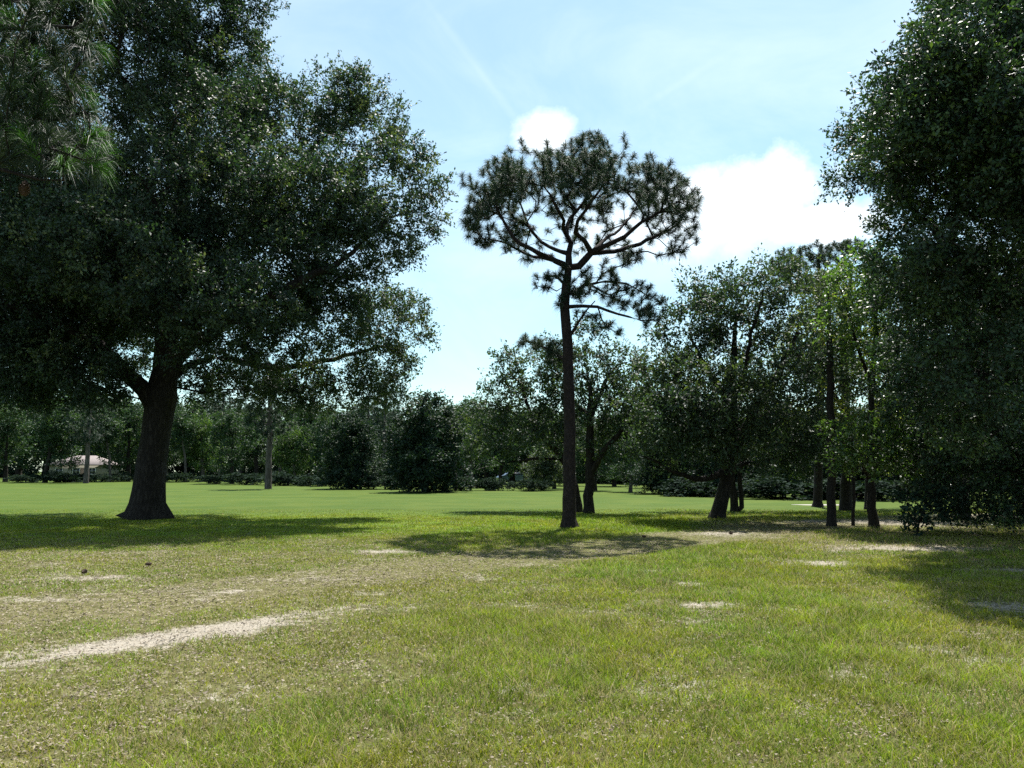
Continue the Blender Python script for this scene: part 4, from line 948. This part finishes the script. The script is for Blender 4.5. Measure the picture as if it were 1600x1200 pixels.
def ground_mat():
    m, t, out = nt('ground'); L = t.links.new
    tc = N(t, 'ShaderNodeTexCoord')
    def A(n): return N(t, 'ShaderNodeAttribute', attribute_name=n).outputs['Fac']
    def noise(sc, det=6, ro=.6, vec=None):
        n = N(t, 'ShaderNodeTexNoise'); n.inputs['Scale'].default_value = sc; n.inputs['Detail'].default_value = det; n.inputs['Roughness'].default_value = ro
        L(vec or tc.outputs['Object'], n.inputs['Vector']); return n.outputs['Fac']
    def mix(f, a, b, bt='MIX'):
        x = N(t, 'ShaderNodeMixRGB', blend_type=bt)
        if isinstance(f, (int, float)): x.inputs[0].default_value = f
        else: L(f, x.inputs[0])
        for k, v in ((1, a), (2, b)):
            if isinstance(v, tuple): x.inputs[k].default_value = (*v, 1)
            else: L(v, x.inputs[k])
        return x.outputs[0]
    def mth(op, a, b, cl=False):
        x = N(t, 'ShaderNodeMath', operation=op, use_clamp=cl)
        for k, v in ((0, a), (1, b)):
            if isinstance(v, (int, float)): x.inputs[k].default_value = v
            else: L(v, x.inputs[k])
        return x.outputs[0]
    def ss(v, lo, hi):
        x = N(t, 'ShaderNodeMapRange', interpolation_type='SMOOTHSTEP'); L(v, x.inputs[0]); x.inputs[1].default_value = lo; x.inputs[2].default_value = hi
        return x.outputs[0]
    fine = noise(55, 8, .75); med = noise(7, 8, .7); big = noise(.35, 5, .6); mid2 = noise(1.6, 6, .65)
    mp = N(t, 'ShaderNodeMapping'); mp.inputs['Scale'].default_value = (.05, .5, 1); L(tc.outputs['Object'], mp.inputs[0])
    streak = noise(1.0, 5, .6, mp.outputs[0])
    fair = mix(ss(streak, .3, .7), (.035, .068, .008), (.050, .082, .012))
    fair = mix(mth('MULTIPLY', ss(noise(.12, 3, .5), .45, .6), .5), fair, (.030, .060, .008)); fair = mix(mth('MULTIPLY', ss(mid2, .35, .75), .8), fair, (.050, .072, .007)); fair = mix(mth('MULTIPLY', ss(big, .42, .62), .55), fair, (.066, .090, .013))
    thatch = mix(ss(fine, .3, .7), (.016, .015, .007), (.105, .095, .036))  # dark ends here and in green: soil plus painted shade between blades
    green = mix(ss(fine, .3, .7), (.020, .034, .004), (.095, .120, .014))
    drycol = mix(ss(med, .3, .7), (.050, .048, .018), (.145, .130, .062))
    dm = mth('ADD', A('dry'), mth('MULTIPLY', mth('SUBTRACT', med, .5), 1.1)); dm = ss(dm, .25, .95)
    rg = mix(ss(med, .38, .62), thatch, green); rg = mix(dm, rg, drycol); rg = mix(A('track'), rg, mix(ss(med, .35, .65), (.075, .115, .014), (.105, .165, .022)))
    base = mix(A('rough'), fair, rg)
    sandc = mix(ss(fine, .35, .7), (.17, .15, .12), (.33, .30, .25))
    sm = mth('ADD', mth('ADD', A('sand'), mth('MULTIPLY', A('bare'), .85)), mth('MULTIPLY', mth('SUBTRACT', mth('ADD', fine, med), 1.0), 3.2)); sm = ss(sm, .35, .95)
    sm = mth('MULTIPLY', sm, A('rough'))
    base = mix(sm, base, sandc)
    # tree litter scars: small dark crumbs
    base = mix(mth('MULTIPLY', mth('MULTIPLY', ss(noise(30, 3, .5), .64, .72), .7), A('rough')), base, (.09, .065, .045))
    p = N(t, 'ShaderNodeBsdfPrincipled'); p.inputs['Roughness'].default_value = .95; p.inputs['Specular IOR Level'].default_value = .1
    L(base, p.inputs['Base Color'])
    b = N(t, 'ShaderNodeBump'); b.inputs['Strength'].default_value = .55; b.inputs['Distance'].default_value = .03
    L(mth('ADD', fine, med), b.inputs['Height']); L(b.outputs[0], p.inputs['Normal']); L(p.outputs[0], out.inputs[0])
    return m
M['ground'] = ground_mat()
ground()
# sand strip (bunker) far right on the fairway
def bunker():
    c = gpt(1283, 789); n = 60; V = [(0, 0, .012)]; 
    for k in range(n):
        a = 2 * math.pi * k / n; rr = 1 + .12 * math.sin(3 * a) + .08 * math.sin(5 * a + 1)
        V.append((1.25 * rr * math.cos(a), .55 * rr * math.sin(a), .008))
    o = link('sand_bunker', mesh_np('sand_bunker', V, [np.array([(0, k + 1, (k + 1) % n + 1) for k in range(n)])], mats=[M['sand']]), None, (c[0], c[1], 0))
    tag(o, None, None, None, 'structure')
M['sand'] = plain_mat('sand', (.27, .25, .22), .95, 0, .12, 14)
bunker()

# ------------------------------------------------------------------ grass blades
def grass():
    g = np.random.default_rng(21)
    NB = 1000000
    # distance density ~ Y^-0.6 per unit of depth after the frustum widening
    u = g.uniform(0, 1, NB)
    y0, y1, e = 3.6, 33.0, .55
    Y = (y0 ** e + u * (y1 ** e - y0 ** e)) ** (1 / e)
    X = g.uniform(-1, 1, NB) * (.70 * Y + .8)
    # gather into tufts
    ntf = NB // 9
    tx = X[:ntf]; ty = Y[:ntf]; pick = g.integers(0, ntf, NB)
    tuft = g.uniform(0, 1, NB) < .7
    rad = .018 + .0035 * Y[pick % ntf]
    X = np.where(tuft, tx[pick] + g.normal(0, 1, NB) * rad, X); Y = np.where(tuft, ty[pick] + g.normal(0, 1, NB) * rad, Y)
    sand, bare, dry, rough, track, lush = fields(X, Y)
    pz = fbm(X * .6, Y * .6, 71); pz2 = fbm(X * 2.2, Y * 2.2, 83, 3)
    tall = (.25 + .75 * sstep(.35, .7, pz)) * (1 - track) * sstep(-5, 0, X - .1 * Y)
    keep = (1 - np.clip(sand * 1.1 + bare * .75, 0, 1)) * (.35 + .65 * sstep(.3, .6, pz2 + .12 * (1 - dry))) * (1 - .35 * track) * (1 - .5 * dry) * np.maximum(rough, .25)
    k = g.uniform(0, 1, NB) < keep
    X, Y, tall, dry, track, pz2, pz = X[k], Y[k], tall[k], dry[k], track[k], pz2[k], pz[k]; n = len(X)
    H = (.022 + .030 * g.uniform(0, 1, n) + .085 * tall * g.uniform(.3, 1.0, n)) * (1 - .45 * track) * (1 - .25 * dry)
    H = np.where(g.uniform(0, 1, n) > .985, H * 2.2, H)
    H *= 1 - .35 * sstep(24, 32, Y)
    Wd = (.0028 + .00042 * Y) * g.uniform(.6, 1.4, n)
    a = g.uniform(0, 6.283, n); la = g.uniform(0, 6.283, n); le = H * g.uniform(.25, 1.4, n)
    Z = height(X, Y) - .004
    p0 = np.stack([X, Y, Z], 1)
    w = np.stack([np.cos(a), np.sin(a), np.zeros(n)], 1) * (Wd * .5)[:, None]
    ln = np.stack([np.cos(la), np.sin(la), np.zeros(n)], 1) * le[:, None]
    up = np.stack([np.zeros(n), np.zeros(n), H], 1)
    V = np.stack([p0 - w, p0 + w, p0 + up * .6 + ln * .3 + w * .75, p0 + up * .6 + ln * .3 - w * .75, p0 + up + ln], 1).reshape(-1, 3)
    o = np.arange(n)[:, None] * 5
    Q = o + np.array([[0, 1, 2, 3]]); Tt = o + np.array([[3, 2, 4]])
    c1 = np.array([.10, .175, .008]); c2 = np.array([.25, .275, .016]); c3 = np.array([.33, .28, .12]); c4 = np.array([.13, .235, .012])
    r1 = g.uniform(0, 1, n)[:, None]
    col = c1 * (1 - r1) + c2 * r1
    pv = sstep(.4, .65, pz)[:, None]; col = col * (1 - .35 * pv) + c4 * .35 * pv
    cv = (.45 + 1.15 * fbm(X * 3.1, Y * 3.1, 120, 3)) * g.uniform(.55, 1.4, n); cw = fbm(X * .9, Y * .9, 131, 3)
    col = col * cv[:, None] * (1 + np.stack([.5 * (cw - .5), 0 * cw, -.3 * (cw - .5)], 1))
    lu = sstep(17, 22, Y) * (X < 6)
    straw = (g.uniform(0, 1, n) < (1 - .7 * lu) * (.15 + .34 * dry + .12 * (pz2 < .45)))[:, None]
    col = np.where(straw, c3 * g.uniform(.6, 1.15, (n, 1)), col)
    m, t, out = nt('grass'); L = t.links.new
    at_ = N(t, 'ShaderNodeAttribute', attribute_name='col')
    p = N(t, 'ShaderNodeBsdfPrincipled'); p.inputs['Roughness'].default_value = .55; p.inputs['Specular IOR Level'].default_value = .3
    L(at_.outputs['Color'], p.inputs['Base Color'])
    tr = N(t, 'ShaderNodeBsdfTranslucent'); L(at_.outputs['Color'], tr.inputs['Color'])
    ms = N(t, 'ShaderNodeMixShader'); ms.inputs[0].default_value = .4
    L(p.outputs[0], ms.inputs[1]); L(tr.outputs[0], ms.inputs[2]); L(ms.outputs[0], out.inputs[0])
    ob = link('grass', mesh_np('grass', V, [Q, Tt], {'col': ('FACE', np.concatenate([col, col]))}, mats=[m]))
    tag(ob, 'patchy yellow-green rough grass covering the near ground', 'grass', None, 'stuff')
grass()
print('grass', time.time() - T0)

def litter():
    g = np.random.default_rng(33); n = 230000
    u = g.uniform(0, 1, n); e = .8; Y = (3.6 ** e + u * (26 ** e - 3.6 ** e)) ** (1 / e)
    X = g.uniform(-1, 1, n) * (.70 * Y + .8)
    sand, bare, dry, rough, track, lush = fields(X, Y)
    d = .16 + 1.0 * sstep(.48, .72, fbm(X * 1.3, Y * 1.3, 91)) * sstep(.3, .6, fbm(X * 5, Y * 5, 95, 2)) + .4 * dry
    d = np.clip(d * (1 - .8 * lush) * (1 - .5 * sstep(14, 20, Y)) * (.6 + .8 * dry), 0, 1)
    k = g.uniform(0, 1, n) < d
    X, Y = X[k], Y[k]; n = len(X)
    sz = g.uniform(.005, .0135, n) * (1 + .05 * Y)
    a = g.uniform(0, 6.283, n); z = height(X, Y) + g.uniform(.004, .022, n)
    dx = np.stack([np.cos(a), np.sin(a), g.normal(0, .25, n)], 1) * sz[:, None]
    dy = np.stack([-np.sin(a), np.cos(a), g.normal(0, .35, n)], 1) * (sz * g.uniform(.3, .65, n))[:, None]
    p = np.stack([X, Y, z], 1); cu = np.stack([np.zeros(n), np.zeros(n), sz * .35], 1)
    V = np.stack([p - dx + cu, p - dy, p + dx + cu, p + dy + cu * .6], 1).reshape(-1, 3)
    c = g.uniform(0, 1, n)[:, None] ** .8
    col = np.array([.055, .040, .028]) * (1 - c) + np.array([.25, .215, .165]) * c
    m, t, out = nt('dead_leaf'); L = t.links.new
    at_ = N(t, 'ShaderNodeAttribute', attribute_name='col'); p_ = N(t, 'ShaderNodeBsdfPrincipled'); p_.inputs['Roughness'].default_value = .9; p_.inputs['Specular IOR Level'].default_value = .1
    L(at_.outputs['Color'], p_.inputs['Base Color']); L(p_.outputs[0], out.inputs[0])
    o = link('leaf_litter', mesh_np('leaf_litter', V, [np.arange(n * 4).reshape(-1, 4)], {'col': ('FACE', col)}, mats=[m]))
    tag(o, 'dry pale leaf litter scattered through the near grass', 'leaf litter', None, 'stuff')
litter()
# fallen cones
cm = cone_mesh(.045, .13, 8)
for k, (px, py, lb) in enumerate([(1139, 836, 'dark fallen cone on the worn track right of the lone pine'), (226, 887, 'dark fallen cone at the near edge of the big shade'), (128, 900, 'brown fallen cone on the dry grass at the left'), (1010, 842, 'small fallen cone lying in the lone pine shadow')]):
    q = gpt(px, py); z = float(height(np.array(q[0]), np.array(q[1])))
    o = link('pine_cone', cm, None, (q[0], q[1], z + .05)); o.rotation_euler = (R(90), 0, R(40 + 70 * k)); o.scale = (.85, .85, .85)
    tag(o, lb, 'pine cone', 'fallen pine cones')

# ================================================================== SKY, SUN, CAMERA
SUN = norm(np.array([[1.35, 4.2, 9.2]]))[0]
el = math.asin(SUN[2]); az = math.atan2(SUN[0], SUN[1])
w = bpy.data.worlds.new('World'); scn.world = w; w.use_nodes = True
t = w.node_tree; t.nodes.clear(); L = t.links.new
sky = N(t, 'ShaderNodeTexSky', sky_type='NISHITA', sun_disc=False); sky.sun_elevation = el; sky.sun_rotation = az
sky.air_density = 1.0; sky.dust_density = .6; sky.ozone_density = 1.0; sky.altitude = 0
tc = N(t, 'ShaderNodeTexCoord')
def mth(op, a, b=0, cl=False):
    x = N(t, 'ShaderNodeMath', operation=op, use_clamp=cl)
    for k, v in ((0, a), (1, b)):
        if isinstance(v, (int, float)): x.inputs[k].default_value = v
        else: L(v, x.inputs[k])
    return x.outputs[0]
def dot(v):
    x = N(t, 'ShaderNodeVectorMath', operation='DOT_PRODUCT'); L(tc.outputs['Generated'], x.inputs[0]); x.inputs[1].default_value = tuple(v); return x.outputs['Value']
def wn(sc, det, ro=.6, dist=0.0, stretch=None):
    n = N(t, 'ShaderNodeTexNoise'); n.inputs['Scale'].default_value = sc; n.inputs['Detail'].default_value = det; n.inputs['Roughness'].default_value = ro; n.inputs['Distortion'].default_value = dist
    if stretch:
        mp = N(t, 'ShaderNodeMapping'); mp.inputs['Scale'].default_value = stretch; mp.inputs['Rotation'].default_value = (0, R(35), R(20)); L(tc.outputs['Generated'], mp.inputs[0]); L(mp.outputs[0], n.inputs['Vector'])
    else: L(tc.outputs['Generated'], n.inputs['Vector'])
    return n.outputs['Fac']
def ss(v, lo, hi):
    x = N(t, 'ShaderNodeMapRange', interpolation_type='SMOOTHSTEP'); L(v, x.inputs[0]); x.inputs[1].default_value = lo; x.inputs[2].default_value = hi; return x.outputs[0]
n1 = mth('ADD', mth('MULTIPLY', wn(8, 5, .6, .3), .5), mth('MULTIPLY', wn(26, 8, .65, .2), .5))
def cloud(px, py, a, b, soft, amp=1.6, rot=0):
    p = at(px, py, 10) - np.array([0, 0, EYE]); d = p / np.linalg.norm(p)
    e1 = np.cross(d, (0, 0, 1)); e1 /= np.linalg.norm(e1); e2 = np.cross(e1, d)
    c_, s_ = math.cos(R(rot)), math.sin(R(rot)); f1 = e1 * c_ + e2 * s_; f2 = -e1 * s_ + e2 * c_
    u = mth('DIVIDE', dot(f1), a / F); v = mth('DIVIDE', dot(f2), b / F)
    r = mth('SQRT', mth('ADD', mth('MULTIPLY', u, u), mth('MULTIPLY', v, v)))
    r = mth('ADD', r, mth('MULTIPLY', mth('SUBTRACT', n1, .5), amp))
    front = mth('GREATER_THAN', dot(d), 0.0)
    x = N(t, 'ShaderNodeMapRange', interpolation_type='SMOOTHSTEP'); L(r, x.inputs[0]); x.inputs[1].default_value = 1 + soft; x.inputs[2].default_value = 1 - soft
    return mth('MULTIPLY', x.outputs[0], front)
cl = [cloud(850, 210, 36, 24, .9, 3.2), cloud(1170, 305, 115, 46, .7, 3), cloud(1285, 350, 85, 34, .7, 3), cloud(1070, 305, 80, 34, .9, 3), cloud(1080, 350, 200, 55, .9, 2), cloud(1000, 410, 300, 60, 1.0, 1.6)]
den = None
for k, c in enumerate(cl):
    c = mth('MULTIPLY', c, (1, 1, 1, 1, .8, .35)[k])
    den = c if den is None else mth('MAXIMUM', den, c)
veil = mth('ADD', mth('MULTIPLY', ss(wn(2.6, 6, .6, .8, (1, 1.2, 2.6)), .3, .8), .24), .12)
trail = mth('MULTIPLY', cloud(745, 105, 125, 5, .95, 3.4, -50), .06)
trail2 = mth('MULTIPLY', cloud(1070, 125, 60, 5, .95, 3, 25), .05)
den = mth('MAXIMUM', den, mth('ADD', mth('ADD', veil, trail), trail2), True)
wb = N(t, 'ShaderNodeMixRGB', blend_type='MULTIPLY'); wb.inputs[0].default_value = 1; L(sky.outputs[0], wb.inputs[1]); wb.inputs[2].default_value = (.86, 1.10, 1.0, 1)
mx = N(t, 'ShaderNodeMixRGB'); L(den, mx.inputs[0]); L(wb.outputs[0], mx.inputs[1]); mx.inputs[2].default_value = (7.6, 8.2, 8.6, 1)
bg = N(t, 'ShaderNodeBackground'); bg.inputs['Strength'].default_value = .070
L(mx.outputs[0], bg.inputs[0]); wo = N(t, 'ShaderNodeOutputWorld'); L(bg.outputs[0], wo.inputs[0])

sd = bpy.data.lights.new('sun', 'SUN'); sd.energy = 5.0; sd.angle = R(.53); sd.color = (1, .96, .90)
so = bpy.data.objects.new('sun', sd); C.objects.link(so)
from mathutils import Vector
so.rotation_euler = Vector(SUN).to_track_quat('Z', 'Y').to_euler(); so.location = (0, 0, 60)

cd = bpy.data.cameras.new('camera'); cam = bpy.data.objects.new('camera', cd); C.objects.link(cam)
cd.sensor_width = 36; cd.lens = 36 * F / 1600; cd.clip_end = 3000; cd.clip_start = .05
cam.location = (0, 0, EYE); cam.rotation_euler = (R(90) + TH, 0, 0); scn.camera = cam
scn.view_settings.view_transform = 'Standard'; scn.view_settings.look = 'None'; scn.view_settings.exposure = 1.4; scn.view_settings.gamma = 1
scn.cycles.max_bounces = 5; scn.cycles.diffuse_bounces = 2; scn.cycles.glossy_bounces = 2; scn.cycles.transmission_bounces = 3
scn.cycles.sample_clamp_indirect = 4; scn.cycles.use_denoising = False
print('done', time.time() - T0)
